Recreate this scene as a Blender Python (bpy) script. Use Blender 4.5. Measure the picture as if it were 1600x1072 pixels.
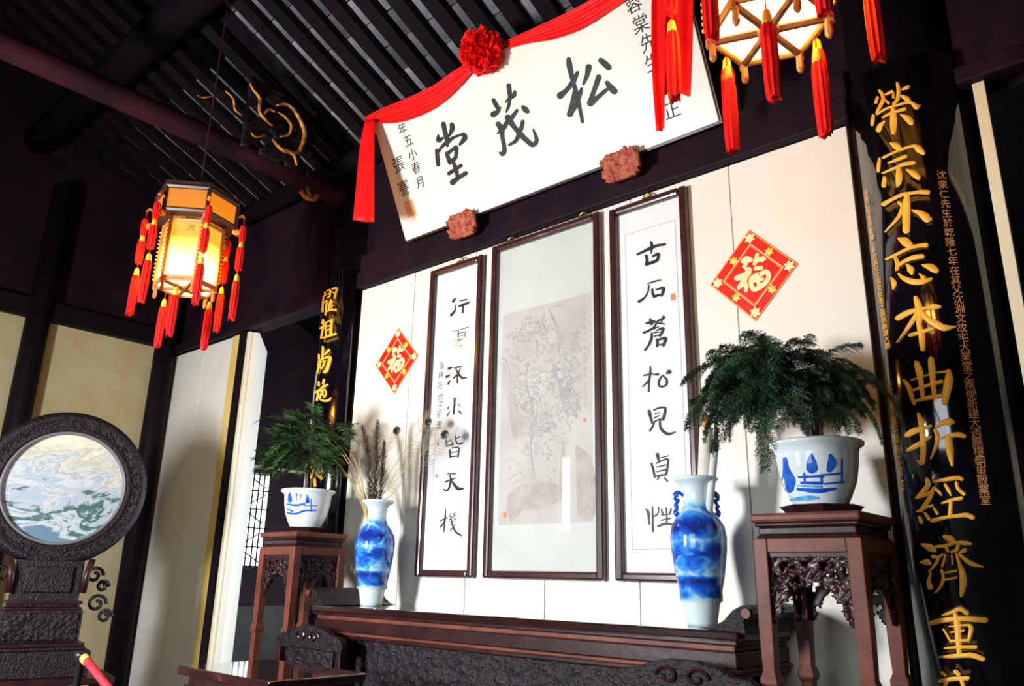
import bpy, bmesh, math, random
from mathutils import Vector, Matrix, noise
random.seed(7)
for o in list(bpy.data.objects): bpy.data.objects.remove(o)
SC = bpy.context.scene
COL = SC.collection
V = Vector
PI = math.pi

# ------------------------------------------------------------------ camera
EYE = 1.25
CAM = V((2.72, -3.4, EYE))
FPX = 1220.0                                   # focal length in pixels of the 1600x1072 frame
R = Matrix(((0.75524722, 0.17396538, 0.63193171),
            (0.65512114, -0.23043005, -0.71952643),
            (0.02044336, 0.95741216, -0.28800005)))
cam_data = bpy.data.cameras.new('camera')
cam_data.sensor_width = 36.0
cam_data.lens = 36.0 * FPX / 1600.0
cam_data.clip_start = 0.05
cam = bpy.data.objects.new('camera', cam_data)
COL.objects.link(cam)
cam.matrix_world = Matrix.Translation(CAM) @ R.to_4x4()
SC.camera = cam

# ------------------------------------------------------------------ world and light
W = bpy.data.worlds.new('world'); SC.world = W
W.use_nodes = True
W.node_tree.nodes['Background'].inputs[0].default_value = (0.75, 0.85, 1.0, 1)
W.node_tree.nodes['Background'].inputs[1].default_value = 0.08

def area_light(name, loc, target, sx, sy, power, color):
    l = bpy.data.lights.new(name, 'AREA'); l.shape = 'RECTANGLE'
    l.size = sx; l.size_y = sy; l.energy = power; l.color = color
    o = bpy.data.objects.new(name, l); COL.objects.link(o)
    o.location = loc
    o.rotation_euler = (V(target) - V(loc)).to_track_quat('-Z', 'Y').to_euler()
    return o
FRONT_Y = -4.3
# daylight entering through the openings of the courtyard front and of the rear door
area_light('daylight_window', (-1.03, FRONT_Y - 0.12, 1.72), (-1.03, 0, 1.72), 0.5, 0.9, 258, (0.93, 0.97, 1.0))
area_light('daylight_door', (1.35, FRONT_Y - 0.12, 1.72), (1.35, 0, 1.72), 1.6, 1.55, 34, (0.88, 0.95, 1.0))
area_light('daylight_slit', (-3.13, FRONT_Y - 0.12, 2.25), (-3.13, 0, 2.25), 0.2, 0.9, 9, (0.95, 0.98, 1.0))
area_light('daylight_rear_door', (-1.2, 3.32, 1.5), (-1.2, 0, 1.5), 1.2, 2.2, 260, (0.86, 0.94, 1.0))

vs = SC.view_settings
vs.view_transform = 'Standard'; vs.look = 'None'; vs.gamma = 1.0; vs.use_curve_mapping = False
vs.exposure = 0.25

# ------------------------------------------------------------------ pixel helpers (a pixel gives a direction only)
def ray(px, py):
    d = R @ V((px - 800.0, -(py - 536.0), -FPX)); return d.normalized()
def on_plane(px, py, p0, n):
    d = ray(px, py); n = V(n); return CAM + d * ((V(p0) - CAM).dot(n) / d.dot(n))
def onY(px, py, y): return on_plane(px, py, (0, y, 0), (0, 1, 0))
def onX(px, py, x): return on_plane(px, py, (x, 0, 0), (1, 0, 0))
def onZ(px, py, z): return on_plane(px, py, (0, 0, z), (0, 0, 1))
def on_cyl(px, py, cx, cy, r):
    d = ray(px, py); ox, oy = CAM.x - cx, CAM.y - cy
    a = d.x * d.x + d.y * d.y; b = 2 * (ox * d.x + oy * d.y); c = ox * ox + oy * oy - r * r
    q = max(b * b - 4 * a * c, 0.0)
    return CAM + d * ((-b - math.sqrt(q)) / (2 * a))
def on_lathe(px, py, cx, cy, rfun):
    d = ray(px, py); t0 = ((V((cx, cy, 0)) - V((CAM.x, CAM.y, 0))).dot(V((d.x, d.y, 0)))) / (d.x ** 2 + d.y ** 2)
    t = t0 - 0.4
    while t < t0:
        p = CAM + d * t
        if math.hypot(p.x - cx, p.y - cy) < rfun(p.z):
            lo, hi = t - .002, t
            for _ in range(14):
                m = (lo + hi) / 2; p = CAM + d * m
                if math.hypot(p.x - cx, p.y - cy) < rfun(p.z): hi = m
                else: lo = m
            return CAM + d * hi
        t += 0.002
    return CAM + d * t0

# ------------------------------------------------------------------ materials
MATS = {}
def mat(name, col, rough=0.5, col2=None, scale=8.0, bump=0.0, bscale=None, metal=0.0, coat=0.0, stretch=None, spec=0.5,
        emit=None, estr=0.0, rnd=0.0, detail=4.0, contrast=None, trans=0.0):
    m = bpy.data.materials.new(name); m.use_nodes = True; MATS[name] = m
    nt = m.node_tree; b = nt.nodes['Principled BSDF']
    b.inputs['Base Color'].default_value = (*col, 1); b.inputs['Roughness'].default_value = rough
    b.inputs['Metallic'].default_value = metal; b.inputs['Coat Weight'].default_value = coat
    b.inputs['Coat Roughness'].default_value = 0.06
    b.inputs['Specular IOR Level'].default_value = spec
    if trans: b.inputs['Transmission Weight'].default_value = trans
    tc = nt.nodes.new('ShaderNodeTexCoord'); mp = nt.nodes.new('ShaderNodeMapping')
    if stretch: mp.inputs['Scale'].default_value = stretch
    nt.links.new(tc.outputs['Object'], mp.inputs['Vector'])
    if col2 is not None:
        n = nt.nodes.new('ShaderNodeTexNoise'); n.inputs['Scale'].default_value = scale; n.inputs['Detail'].default_value = detail
        nt.links.new(mp.outputs['Vector'], n.inputs['Vector'])
        r = nt.nodes.new('ShaderNodeValToRGB')
        lo, hi = contrast or (0.35, 0.65)
        r.color_ramp.elements[0].position = lo; r.color_ramp.elements[1].position = hi
        r.color_ramp.elements[0].color = (*col, 1); r.color_ramp.elements[1].color = (*col2, 1)
        nt.links.new(n.outputs['Fac'], r.inputs['Fac'])
        out = r.outputs['Color']
        if rnd:
            oi = nt.nodes.new('ShaderNodeObjectInfo'); mr = nt.nodes.new('ShaderNodeMapRange')
            mr.inputs['To Min'].default_value = 1 - rnd; mr.inputs['To Max'].default_value = 1 + rnd
            nt.links.new(oi.outputs['Random'], mr.inputs['Value'])
            mx = nt.nodes.new('ShaderNodeVectorMath'); mx.operation = 'SCALE'
            nt.links.new(out, mx.inputs[0]); nt.links.new(mr.outputs['Result'], mx.inputs['Scale'])
            out = mx.outputs['Vector']
        nt.links.new(out, b.inputs['Base Color'])
    if bump:
        n2 = nt.nodes.new('ShaderNodeTexNoise'); n2.inputs['Scale'].default_value = bscale or scale * 3; n2.inputs['Detail'].default_value = 5
        nt.links.new(mp.outputs['Vector'], n2.inputs['Vector'])
        bp = nt.nodes.new('ShaderNodeBump'); bp.inputs['Strength'].default_value = bump; bp.inputs['Distance'].default_value = 0.02
        nt.links.new(n2.outputs['Fac'], bp.inputs['Height']); nt.links.new(bp.outputs['Normal'], b.inputs['Normal'])
    if emit:
        b.inputs['Emission Color'].default_value = (*emit, 1); b.inputs['Emission Strength'].default_value = estr
    return m
mat('white_panel', (0.80, 0.75, 0.65), 0.42, (0.84, 0.80, 0.72), 1.6, spec=0.3)
mat('plaster', (0.50, 0.41, 0.20), 0.85, (0.56, 0.48, 0.29), 4.0, bump=0.1)
mat('warm_lit_edge', (0.75, 0.50, 0.12), 0.5, (0.8, 0.58, 0.2), 3.0)  # warm light on the partition's end strip, put into its base colour
mat('jamb_cream', (0.78, 0.68, 0.45), 0.5, (0.8, 0.74, 0.58), 2.0)
mat('dark_wood', (0.0045, 0.0032, 0.005), 0.6, (0.009, 0.005, 0.008), 5.0, bump=0.12, stretch=(1, 1, 6), spec=0.12)
mat('purple_wood', (0.009, 0.0045, 0.009), 0.6, (0.019, 0.007, 0.012), 3.0, bump=0.1, bscale=30, spec=0.12)
mat('beam_wood', (0.012, 0.004, 0.007), 0.6, (0.045, 0.009, 0.014), 1.7, bump=0.15, spec=0.12)
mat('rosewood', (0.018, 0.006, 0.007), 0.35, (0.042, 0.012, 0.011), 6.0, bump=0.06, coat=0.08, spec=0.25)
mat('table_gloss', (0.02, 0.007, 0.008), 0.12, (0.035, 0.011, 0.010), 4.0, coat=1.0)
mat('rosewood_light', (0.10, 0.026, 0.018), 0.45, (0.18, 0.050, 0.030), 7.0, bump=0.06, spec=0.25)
mat('black_carving', (0.006, 0.004, 0.006), 0.45, (0.018, 0.010, 0.014), 30.0, bump=0.5, bscale=70, spec=0.25)
mat('grey_brick', (0.10, 0.095, 0.11), 0.9, (0.20, 0.185, 0.19), 9.0, bump=0.3, rnd=0.6)
mat('floor_stone', (0.035, 0.035, 0.035), 0.6, (0.06, 0.058, 0.056), 4.0, bump=0.1, spec=0.2)
mat('lacquer_black', (0.003, 0.0025, 0.004), 0.10, (0.005, 0.004, 0.007), 4.0, coat=1.0)
mat('gold', (0.95, 0.42, 0.030), 0.45, (1.0, 0.52, 0.06), 12.0, spec=0.35)
mat('gold_dull', (0.50, 0.20, 0.06), 0.5, (0.68, 0.32, 0.10), 20.0)
mat('gilt_carving', (0.10, 0.03, 0.015), 0.45, (0.80, 0.30, 0.04), 22.0, bump=0.4)
mat('gilt_red', (0.32, 0.02, 0.02), 0.5, (0.50, 0.15, 0.05), 30.0, bump=0.5, bscale=90)
mat('ink', (0.012, 0.011, 0.014), 0.6)
mat('ink_grey', (0.07, 0.08, 0.09), 0.7)
mat('ink_brown', (0.10, 0.075, 0.035), 0.7)
mat('line_grey', (0.42, 0.42, 0.42), 0.8)
mat('ring_line', (0.16, 0.15, 0.16), 0.35, spec=0.4)
mat('seal_red', (0.75, 0.25, 0.16), 0.7)
mat('seal_orange', (0.78, 0.35, 0.12), 0.7, (0.85, 0.55, 0.3), 90.0)
mat('board_cream', (0.83, 0.78, 0.66), 0.4, (0.86, 0.82, 0.74), 1.3, spec=0.35)
mat('paper', (0.84, 0.84, 0.82), 0.8, (0.86, 0.86, 0.85), 2.0)
mat('silk_mount', (0.60, 0.61, 0.55), 0.8, (0.66, 0.67, 0.62), 3.0, bump=0.02)
mat('painting', (0.50, 0.46, 0.42), 0.85, (0.60, 0.56, 0.52), 3.2, detail=9)
mat('wash', (0.38, 0.36, 0.35), 0.85, (0.48, 0.45, 0.42), 9.0, detail=9)
mat('wash_light', (0.44, 0.41, 0.38), 0.85, (0.54, 0.50, 0.46), 9.0, detail=9)
mat('wash_rock', (0.43, 0.38, 0.34), 0.85, (0.53, 0.48, 0.42), 9.0, detail=9)
mat('frame_wood', (0.035, 0.010, 0.012), 0.3, (0.06, 0.016, 0.014), 8.0, coat=0.3)
mat('brass', (0.30, 0.2, 0.06), 0.35, metal=0.8)
mat('red_silk', (0.86, 0.004, 0.006), 0.55, (0.92, 0.012, 0.01), 6.0, bump=0.08, bscale=40, spec=0.25)
mat('red_paper', (0.85, 0.010, 0.006), 0.5, (0.9, 0.02, 0.008), 6.0, spec=0.3)
mat('red_tassel', (0.85, 0.005, 0.007), 0.6, (0.95, 0.02, 0.012), 60.0, stretch=(1, 1, 0.05), spec=0.2, emit=(1, 0.01, 0.01), estr=0.0)
mat('tassel_gold', (0.95, 0.55, 0.05), 0.45)
mat('foil', (0.92, 0.72, 0.28), 0.4, (0.95, 0.85, 0.5), 60.0)
mat('foil_yellow', (0.95, 0.55, 0.04), 0.4, (0.98, 0.7, 0.1), 50.0)
mat('porcelain', (0.70, 0.77, 0.78), 0.12, coat=0.4)
mat('cobalt', (0.012, 0.05, 0.46), 0.15, (0.02, 0.16, 0.62), 30.0, coat=0.4)
mat('cobalt_light', (0.06, 0.30, 0.72), 0.15, (0.2, 0.5, 0.8), 40.0, coat=0.4)
mat('soil', (0.02, 0.014, 0.01), 0.95, bump=0.5, bscale=60)
mat('stem', (0.06, 0.035, 0.025), 0.8, (0.10, 0.06, 0.04), 40.0)
mat('fern', (0.006, 0.030, 0.010), 0.55, (0.022, 0.065, 0.024), 6.0, rnd=0.45)
mat('fern_light', (0.02, 0.07, 0.018), 0.5, (0.06, 0.13, 0.035), 6.0, rnd=0.5)
mat('straw', (0.42, 0.28, 0.10), 0.7, (0.55, 0.40, 0.18), 30.0)
mat('plume', (0.05, 0.03, 0.02), 0.8, (0.12, 0.075, 0.035), 30.0)
mat('barb', (0.36, 0.30, 0.20), 0.7)
mat('eye_dark', (0.010, 0.012, 0.012), 0.35)
mat('eye_green', (0.07, 0.075, 0.025), 0.4)
mat('scroll_paper', (0.66, 0.60, 0.50), 0.7, (0.74, 0.68, 0.58), 14.0)
mat('scroll_grey', (0.55, 0.57, 0.58), 0.7, (0.62, 0.63, 0.63), 14.0)
mat('knob_orange', (0.72, 0.27, 0.04), 0.35)
mat('knob_black', (0.015, 0.01, 0.01), 0.3)
mat('lantern_wood_lit', (0.42, 0.17, 0.035), 0.4, (0.55, 0.24, 0.05), 15.0)  # dark brown frame wood with the lamp's orange glow put into its colour
mat('spoke_wood', (0.14, 0.045, 0.012), 0.45, (0.22, 0.08, 0.02), 15.0)
mat('lantern_dark', (0.030, 0.012, 0.010), 0.35, (0.05, 0.02, 0.014), 10.0)
mat('rope_red', (0.55, 0.006, 0.02), 0.6, (0.7, 0.01, 0.03), 60.0, bump=0.4)

def marble():
    m = mat('dream_stone', (0.7, 0.7, 0.68), 0.18, coat=0.3)
    nt = m.node_tree; b = nt.nodes['Principled BSDF']
    tc = nt.nodes.new('ShaderNodeTexCoord'); mp = nt.nodes.new('ShaderNodeMapping'); mp.inputs['Scale'].default_value = (1, 1.0, 2.6)
    nt.links.new(tc.outputs['Object'], mp.inputs[0])
    n = nt.nodes.new('ShaderNodeTexNoise'); n.inputs['Scale'].default_value = 2.6; n.inputs['Detail'].default_value = 14; n.inputs['Roughness'].default_value = 0.62; n.inputs['Distortion'].default_value = 0.9
    nt.links.new(mp.outputs[0], n.inputs['Vector'])
    s = nt.nodes.new('ShaderNodeSeparateXYZ'); nt.links.new(tc.outputs['Object'], s.inputs[0])
    # dark water and rock in the lower third of the stone, cloud above
    mr = nt.nodes.new('ShaderNodeMapRange'); mr.inputs['From Min'].default_value = -0.36; mr.inputs['From Max'].default_value = 0.30
    nt.links.new(s.outputs['Z'], mr.inputs['Value'])
    ad = nt.nodes.new('ShaderNodeMath'); ad.operation = 'MULTIPLY_ADD'; ad.inputs[1].default_value = 1.9; ad.inputs[2].default_value = -0.97
    nt.links.new(n.outputs['Fac'], ad.inputs[0])
    sm = nt.nodes.new('ShaderNodeMath'); sm.operation = 'ADD'
    nt.links.new(ad.outputs[0], sm.inputs[0]); nt.links.new(mr.outputs[0], sm.inputs[1])
    r = nt.nodes.new('ShaderNodeValToRGB'); e = r.color_ramp.elements
    e[0].position = 0.0; e[0].color = (0.14, 0.22, 0.30, 1); e[1].position = 1.0; e[1].color = (0.72, 0.66, 0.52, 1)
    for p, c in ((0.10, (0.50, 0.54, 0.55, 1)), (0.2, (0.46, 0.52, 0.54, 1)), (0.26, (0.05, 0.14, 0.12, 1)), (0.34, (0.09, 0.15, 0.15, 1)), (0.41, (0.46, 0.50, 0.54, 1)),
                 (0.50, (0.34, 0.42, 0.50, 1)), (0.58, (0.58, 0.58, 0.58, 1)), (0.67, (0.36, 0.37, 0.38, 1)), (0.74, (0.60, 0.59, 0.54, 1)), (0.86, (0.46, 0.45, 0.37, 1))):
        x = e.new(p); x.color = c
    nt.links.new(sm.outputs[0], r.inputs[0]); nt.links.new(r.outputs[0], b.inputs['Base Color'])
marble()
def painted_porcelain():
    m = mat('painted_porcelain', (0.66, 0.76, 0.80), 0.1, coat=0.5)
    nt = m.node_tree; b = nt.nodes['Principled BSDF']
    tc = nt.nodes.new('ShaderNodeTexCoord'); s = nt.nodes.new('ShaderNodeSeparateXYZ'); nt.links.new(tc.outputs['Object'], s.inputs[0])
    mp = nt.nodes.new('ShaderNodeMapping'); mp.inputs['Scale'].default_value = (13, 13, 19); nt.links.new(tc.outputs['Object'], mp.inputs[0])
    n = nt.nodes.new('ShaderNodeTexNoise'); n.inputs['Scale'].default_value = 1.0; n.inputs['Detail'].default_value = 6; n.inputs['Distortion'].default_value = 0.6
    nt.links.new(mp.outputs[0], n.inputs['Vector'])
    band = nt.nodes.new('ShaderNodeValToRGB'); e = band.color_ramp.elements     # where on the height the painter worked
    e[0].position = 0.0; e[0].color = (0, 0, 0, 1); e[1].position = 1.0; e[1].color = (0, 0, 0, 1)
    for p, c in ((0.13, 0.02), (0.2, 0.6), (0.29, 0.9), (0.335, 0.45), (0.40, 0.68), (0.50, 0.72), (0.56, 0.55), (0.66, 0.92), (0.74, 0.62), (0.83, 0.5), (0.88, 0.05)):
        x = e.new(p); x.color = (c, c, c, 1)
    mr = nt.nodes.new('ShaderNodeMapRange'); mr.inputs['From Max'].default_value = 0.60; nt.links.new(s.outputs['Z'], mr.inputs['Value'])
    nt.links.new(mr.outputs[0], band.inputs[0])
    mul = nt.nodes.new('ShaderNodeMath'); mul.operation = 'MULTIPLY'; nt.links.new(n.outputs['Fac'], mul.inputs[0]); nt.links.new(band.outputs[0], mul.inputs[1])
    r = nt.nodes.new('ShaderNodeValToRGB'); e = r.color_ramp.elements
    e[0].position = 0.12; e[0].color = (0.66, 0.77, 0.80, 1); e[1].position = 0.50; e[1].color = (0.012, 0.03, 0.22, 1)
    for p, c in ((0.22, (0.42, 0.66, 0.84, 1)), (0.29, (0.05, 0.30, 0.78, 1)), (0.38, (0.015, 0.09, 0.55, 1))):
        x = e.new(p); x.color = c
    nt.links.new(mul.outputs[0], r.inputs[0]); nt.links.new(r.outputs[0], b.inputs['Base Color'])
painted_porcelain()
def glass_pane():
    m = bpy.data.materials.new('glass_pane'); m.use_nodes = True; MATS['glass_pane'] = m
    nt = m.node_tree; nt.nodes.remove(nt.nodes['Principled BSDF'])
    out = nt.nodes['Material Output']
    t = nt.nodes.new('ShaderNodeBsdfTransparent'); g = nt.nodes.new('ShaderNodeBsdfGlossy'); g.inputs['Roughness'].default_value = 0.02
    lw = nt.nodes.new('ShaderNodeLayerWeight'); lw.inputs['Blend'].default_value = 0.5
    pw = nt.nodes.new('ShaderNodeMath'); pw.operation = 'POWER'; pw.inputs[1].default_value = 5.0
    nt.links.new(lw.outputs['Facing'], pw.inputs[0])
    f = nt.nodes.new('ShaderNodeMath'); f.operation = 'MULTIPLY_ADD'; f.inputs[1].default_value = 0.96; f.inputs[2].default_value = 0.04
    nt.links.new(pw.outputs[0], f.inputs[0])
    mx = nt.nodes.new('ShaderNodeMixShader')
    nt.links.new(f.outputs[0], mx.inputs[0]); nt.links.new(t.outputs[0], mx.inputs[1]); nt.links.new(g.outputs[0], mx.inputs[2])
    nt.links.new(mx.outputs[0], out.inputs['Surface'])
glass_pane()
def lamp_paper(name, col, lo, hi, z0, z1, base=None):
    # lit lantern paper: brightest near the bulb in the lower half of the lantern
    m = mat(name, base or col, 0.7); nt = m.node_tree; b = nt.nodes['Principled BSDF']
    tc = nt.nodes.new('ShaderNodeTexCoord'); s = nt.nodes.new('ShaderNodeSeparateXYZ'); nt.links.new(tc.outputs['Object'], s.inputs[0])
    mr = nt.nodes.new('ShaderNodeMapRange'); mr.inputs['From Min'].default_value = z0; mr.inputs['From Max'].default_value = z1
    mr.inputs['To Min'].default_value = hi; mr.inputs['To Max'].default_value = lo
    mr.interpolation_type = 'SMOOTHSTEP'
    nt.links.new(s.outputs['Z'], mr.inputs['Value']); nt.links.new(mr.outputs[0], b.inputs['Emission Strength'])
    b.inputs['Emission Color'].default_value = (*col, 1)
lamp_paper('lamp_paper', (1.0, 0.48, 0.045), 0.85, 32.0, 0.0, 0.30, (0.16, 0.08, 0.015))
lamp_paper('lamp_crown', (1.0, 0.27, 0.008), 0.72, 0.85, 0.42, 0.56, (0.06, 0.022, 0.004))
lamp_paper('lamp_base', (1.0, 0.62, 0.20), 6.0, 7.0, 0.0, 0.1)
m = mat('day_pane', (0.8, 0.85, 0.9), 0.6, emit=(0.85, 0.97, 1.0), estr=2.6)

# ------------------------------------------------------------------ mesh helpers
WORLD = {}
class MB:
    def __init__(s): s.v = []; s.f = []
    def add(s, vs, fs):
        n = len(s.v); s.v += [V(p) for p in vs]; s.f += [tuple(i + n for i in f) for f in fs]; return s
    def box(s, x0, x1, y0, y1, z0, z1, M=None):
        p = [V((x, y, z)) for z in (z0, z1) for y in (y0, y1) for x in (x0, x1)]
        if M is not None: p = [M @ q for q in p]
        return s.add(p, [(0, 2, 3, 1), (4, 5, 7, 6), (0, 1, 5, 4), (2, 6, 7, 3), (0, 4, 6, 2), (1, 3, 7, 5)])
    def tube(s, pts, rad, n=8, cap=True):
        pts = [V(p) for p in pts]; k = len(pts)
        if not isinstance(rad, (list, tuple)): rad = [rad] * k
        base = len(s.v); t0 = (pts[1] - pts[0]).normalized()
        a = V((0, 0, 1)) if abs(t0.z) < 0.9 else V((1, 0, 0))
        u = t0.cross(a).normalized()
        for i in range(k):
            t = (pts[min(i + 1, k - 1)] - pts[max(i - 1, 0)]).normalized()
            u = (u - t * u.dot(t)).normalized(); w = t.cross(u)
            for j in range(n):
                an = 2 * PI * j / n; s.v.append(pts[i] + (u * math.cos(an) + w * math.sin(an)) * rad[i])
        for i in range(k - 1):
            for j in range(n):
                s.f.append((base + i * n + j, base + i * n + (j + 1) % n, base + (i + 1) * n + (j + 1) % n, base + (i + 1) * n + j))
        if cap:
            s.f.append(tuple(base + j for j in reversed(range(n)))); s.f.append(tuple(base + (k - 1) * n + j for j in range(n)))
        return s
    def lathe(s, prof, c=(0, 0, 0), n=40, rot=0.0, cap=True, M=None):
        base = len(s.v); c = V(c)
        for r, z in prof:
            for j in range(n):
                a = rot + 2 * PI * j / n; p = V((r * math.cos(a), r * math.sin(a), z))
                if M is not None: p = M @ p
                s.v.append(c + p)
        k = len(prof)
        for i in range(k - 1):
            for j in range(n):
                s.f.append((base + i * n + j, base + i * n + (j + 1) % n, base + (i + 1) * n + (j + 1) % n, base + (i + 1) * n + j))
        if cap:
            if prof[0][0] > 1e-5: s.f.append(tuple(base + j for j in reversed(range(n))))
            if prof[-1][0] > 1e-5: s.f.append(tuple(base + (k - 1) * n + j for j in range(n)))
        return s
    def ball(s, c, r, sx=1, sy=1, sz=1, n=10, m=6):
        prof = [(math.sin(PI * i / m) * r + 1e-6, -math.cos(PI * i / m) * r) for i in range(m + 1)]
        return s.lathe(prof, c, n, M=Matrix.Diagonal((sx, sy, sz)), cap=False)
    def extrude(s, poly, f0, f1):
        # poly of 2d points mapped by f0 and f1 to the two caps
        n = len(poly); b = len(s.v)
        s.v += [V(f0(p)) for p in poly] + [V(f1(p)) for p in poly]
        s.f.append(tuple(b + i for i in range(n))); s.f.append(tuple(b + n + i for i in reversed(range(n))))
        for i in range(n):
            j = (i + 1) % n; s.f.append((b + i, b + n + i, b + n + j, b + j))
        return s
    def build(s, name, material, parent=None, loc=None, smooth=False, bevel=0.0, recalc=True, seg=2):
        off = V((0, 0, 0))
        if parent is not None: off = WORLD[parent.name]
        elif loc is not None: off = V(loc)
        me = bpy.data.meshes.new(name)
        me.from_pydata([tuple(p - off) for p in s.v], [], s.f)
        if recalc:
            bm = bmesh.new(); bm.from_mesh(me); bmesh.ops.recalc_face_normals(bm, faces=bm.faces); bm.to_mesh(me); bm.free()
        if material: me.materials.append(MATS[material])
        if smooth:
            me.polygons.foreach_set('use_smooth', [True] * len(me.polygons))
        me.update()
        o = bpy.data.objects.new(name, me); COL.objects.link(o)
        if parent is not None: o.parent = parent
        else: o.location = off
        WORLD[o.name] = off.copy()
        if bevel:
            b = o.modifiers.new('bevel', 'BEVEL'); b.width = bevel; b.segments = seg; b.limit_method = 'ANGLE'
        if smooth and bevel == 0 and False: pass
        return o
def tag(o, label, cat=None, group=None):
    o['label'] = label
    if cat: o['category'] = cat
    if group: o['group'] = group
    return o
def thing(name, label, cat, loc, group=None):
    o = bpy.data.objects.new(name, None); COL.objects.link(o); o.location = loc; o.empty_display_size = 0.1
    WORLD[o.name] = V(loc); return tag(o, label, cat, group)
def struct(o, label=None):
    o['kind'] = 'structure'
    if label: o['label'] = label
    return o
def catmull(pts, n=6):
    if len(pts) < 3: return [V(pts[0]).lerp(V(pts[1]), i / n) for i in range(n + 1)]
    P = [V(p) for p in pts]; P = [P[0] * 2 - P[1]] + P + [P[-1] * 2 - P[-2]]
    out = []
    for i in range(1, len(P) - 2):
        for k in range(n):
            t = k / n
            out.append(0.5 * ((2 * P[i]) + (P[i + 1] - P[i - 1]) * t + (2 * P[i - 1] - 5 * P[i] + 4 * P[i + 1] - P[i + 2]) * t * t + (3 * P[i] - P[i - 1] - 3 * P[i + 1] + P[i + 2]) * t ** 3))
    out.append(P[-2]); return out
def parse(txt): return [tuple(float(a) for a in p.split(',')) for p in txt.split()]
def stroke(mb, pts, mapf, lift, nrm, ridge):
    """a brush stroke: points (x, y, width) in a drawing frame, mapf -> surface point, nrm -> surface normal"""
    if len(pts) == 1: x, y, w = pts[0]; pts = [(x - w * .25, y, w), (x + w * .25, y, w)]
    C = catmull(pts, 5); C = [V((c[0], c[1], max(c[2], 2.0))) for c in C]
    k = len(C); rows = []
    d0 = (V(C[1][:2]) - V(C[0][:2])).normalized(); d1 = (V(C[-1][:2]) - V(C[-2][:2])).normalized()
    seq = []
    for a in (75, 45, 15):
        a = math.radians(a); q = V(C[0][:2]) - d0 * (C[0].z * .5 * math.sin(a)); seq.append((q, d0, C[0].z * math.cos(a)))
    for i in range(k):
        t = (V(C[min(i + 1, k - 1)][:2]) - V(C[max(i - 1, 0)][:2])).normalized(); seq.append((V(C[i][:2]), t, C[i].z))
    for a in (15, 45, 75):
        a = math.radians(a); q = V(C[-1][:2]) + d1 * (C[-1].z * .5 * math.sin(a)); seq.append((q, d1, C[-1].z * math.cos(a)))
    base = len(mb.v)
    for q, t, w in seq:
        nn = V((-t.y, t.x))
        for sgn, h in ((-1, 0), (-.45, .8), (.45, .8), (1, 0)):
            p = q + nn * (sgn * w * .5); P = mapf(p.x, p.y); mb.v.append(P + nrm(P) * (lift + ridge * h))
    for i in range(len(seq) - 1):
        for j in range(3):
            a = base + i * 4 + j; mb.f.append((a, a + 1, a + 5, a + 4))
def character(strokes, ox, oy, sc, mapf, nrm, name, material, parent, ridge=0.0006, lift=0.0012):
    mb = MB()
    for i, s in enumerate(strokes.split('|')):
        stroke(mb, parse(s.strip()), lambda x, y: mapf(ox + x / sc, oy + y / sc), lift + (i % 16) * 0.00010, nrm, ridge)
    return mb.build(name, material, parent, smooth=True, recalc=False)
def text_mesh(body):
    cu = bpy.data.curves.new('glyph', 'FONT'); cu.body = body; cu.align_x = 'CENTER'; cu.align_y = 'CENTER'; cu.resolution_u = 2
    o = bpy.data.objects.new('glyph', cu); COL.objects.link(o)
    dg = bpy.context.evaluated_depsgraph_get(); me = bpy.data.meshes.new_from_object(o.evaluated_get(dg))
    bpy.data.objects.remove(o); bpy.data.curves.remove(cu); return me
def glyph(body, size, origin, ux, uy, material, parent, name='small_character', squeeze=1.0):
    me = text_mesh(body); off = WORLD[parent.name]; ux = V(ux).normalized(); uy = V(uy).normalized(); og = V(origin) - off
    xs = [v.co.x for v in me.vertices]; ys = [v.co.y for v in me.vertices]
    cx = (min(xs) + max(xs)) / 2; cy = (min(ys) + max(ys)) / 2
    for v in me.vertices: v.co = og + ux * ((v.co.x - cx) * size * squeeze) + uy * ((v.co.y - cy) * size)
    me.materials.clear(); me.materials.append(MATS[material]); me.name = name
    o = bpy.data.objects.new(name, me); COL.objects.link(o); o.parent = parent; WORLD[o.name] = off.copy(); return o
def copy_tree(o, parent=None):
    c = o.copy(); COL.objects.link(c); c.parent = parent
    WORLD[c.name] = WORLD.get(o.name, V((0, 0, 0))).copy()
    for ch in list(o.children): copy_tree(ch, c)
    return c
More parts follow.
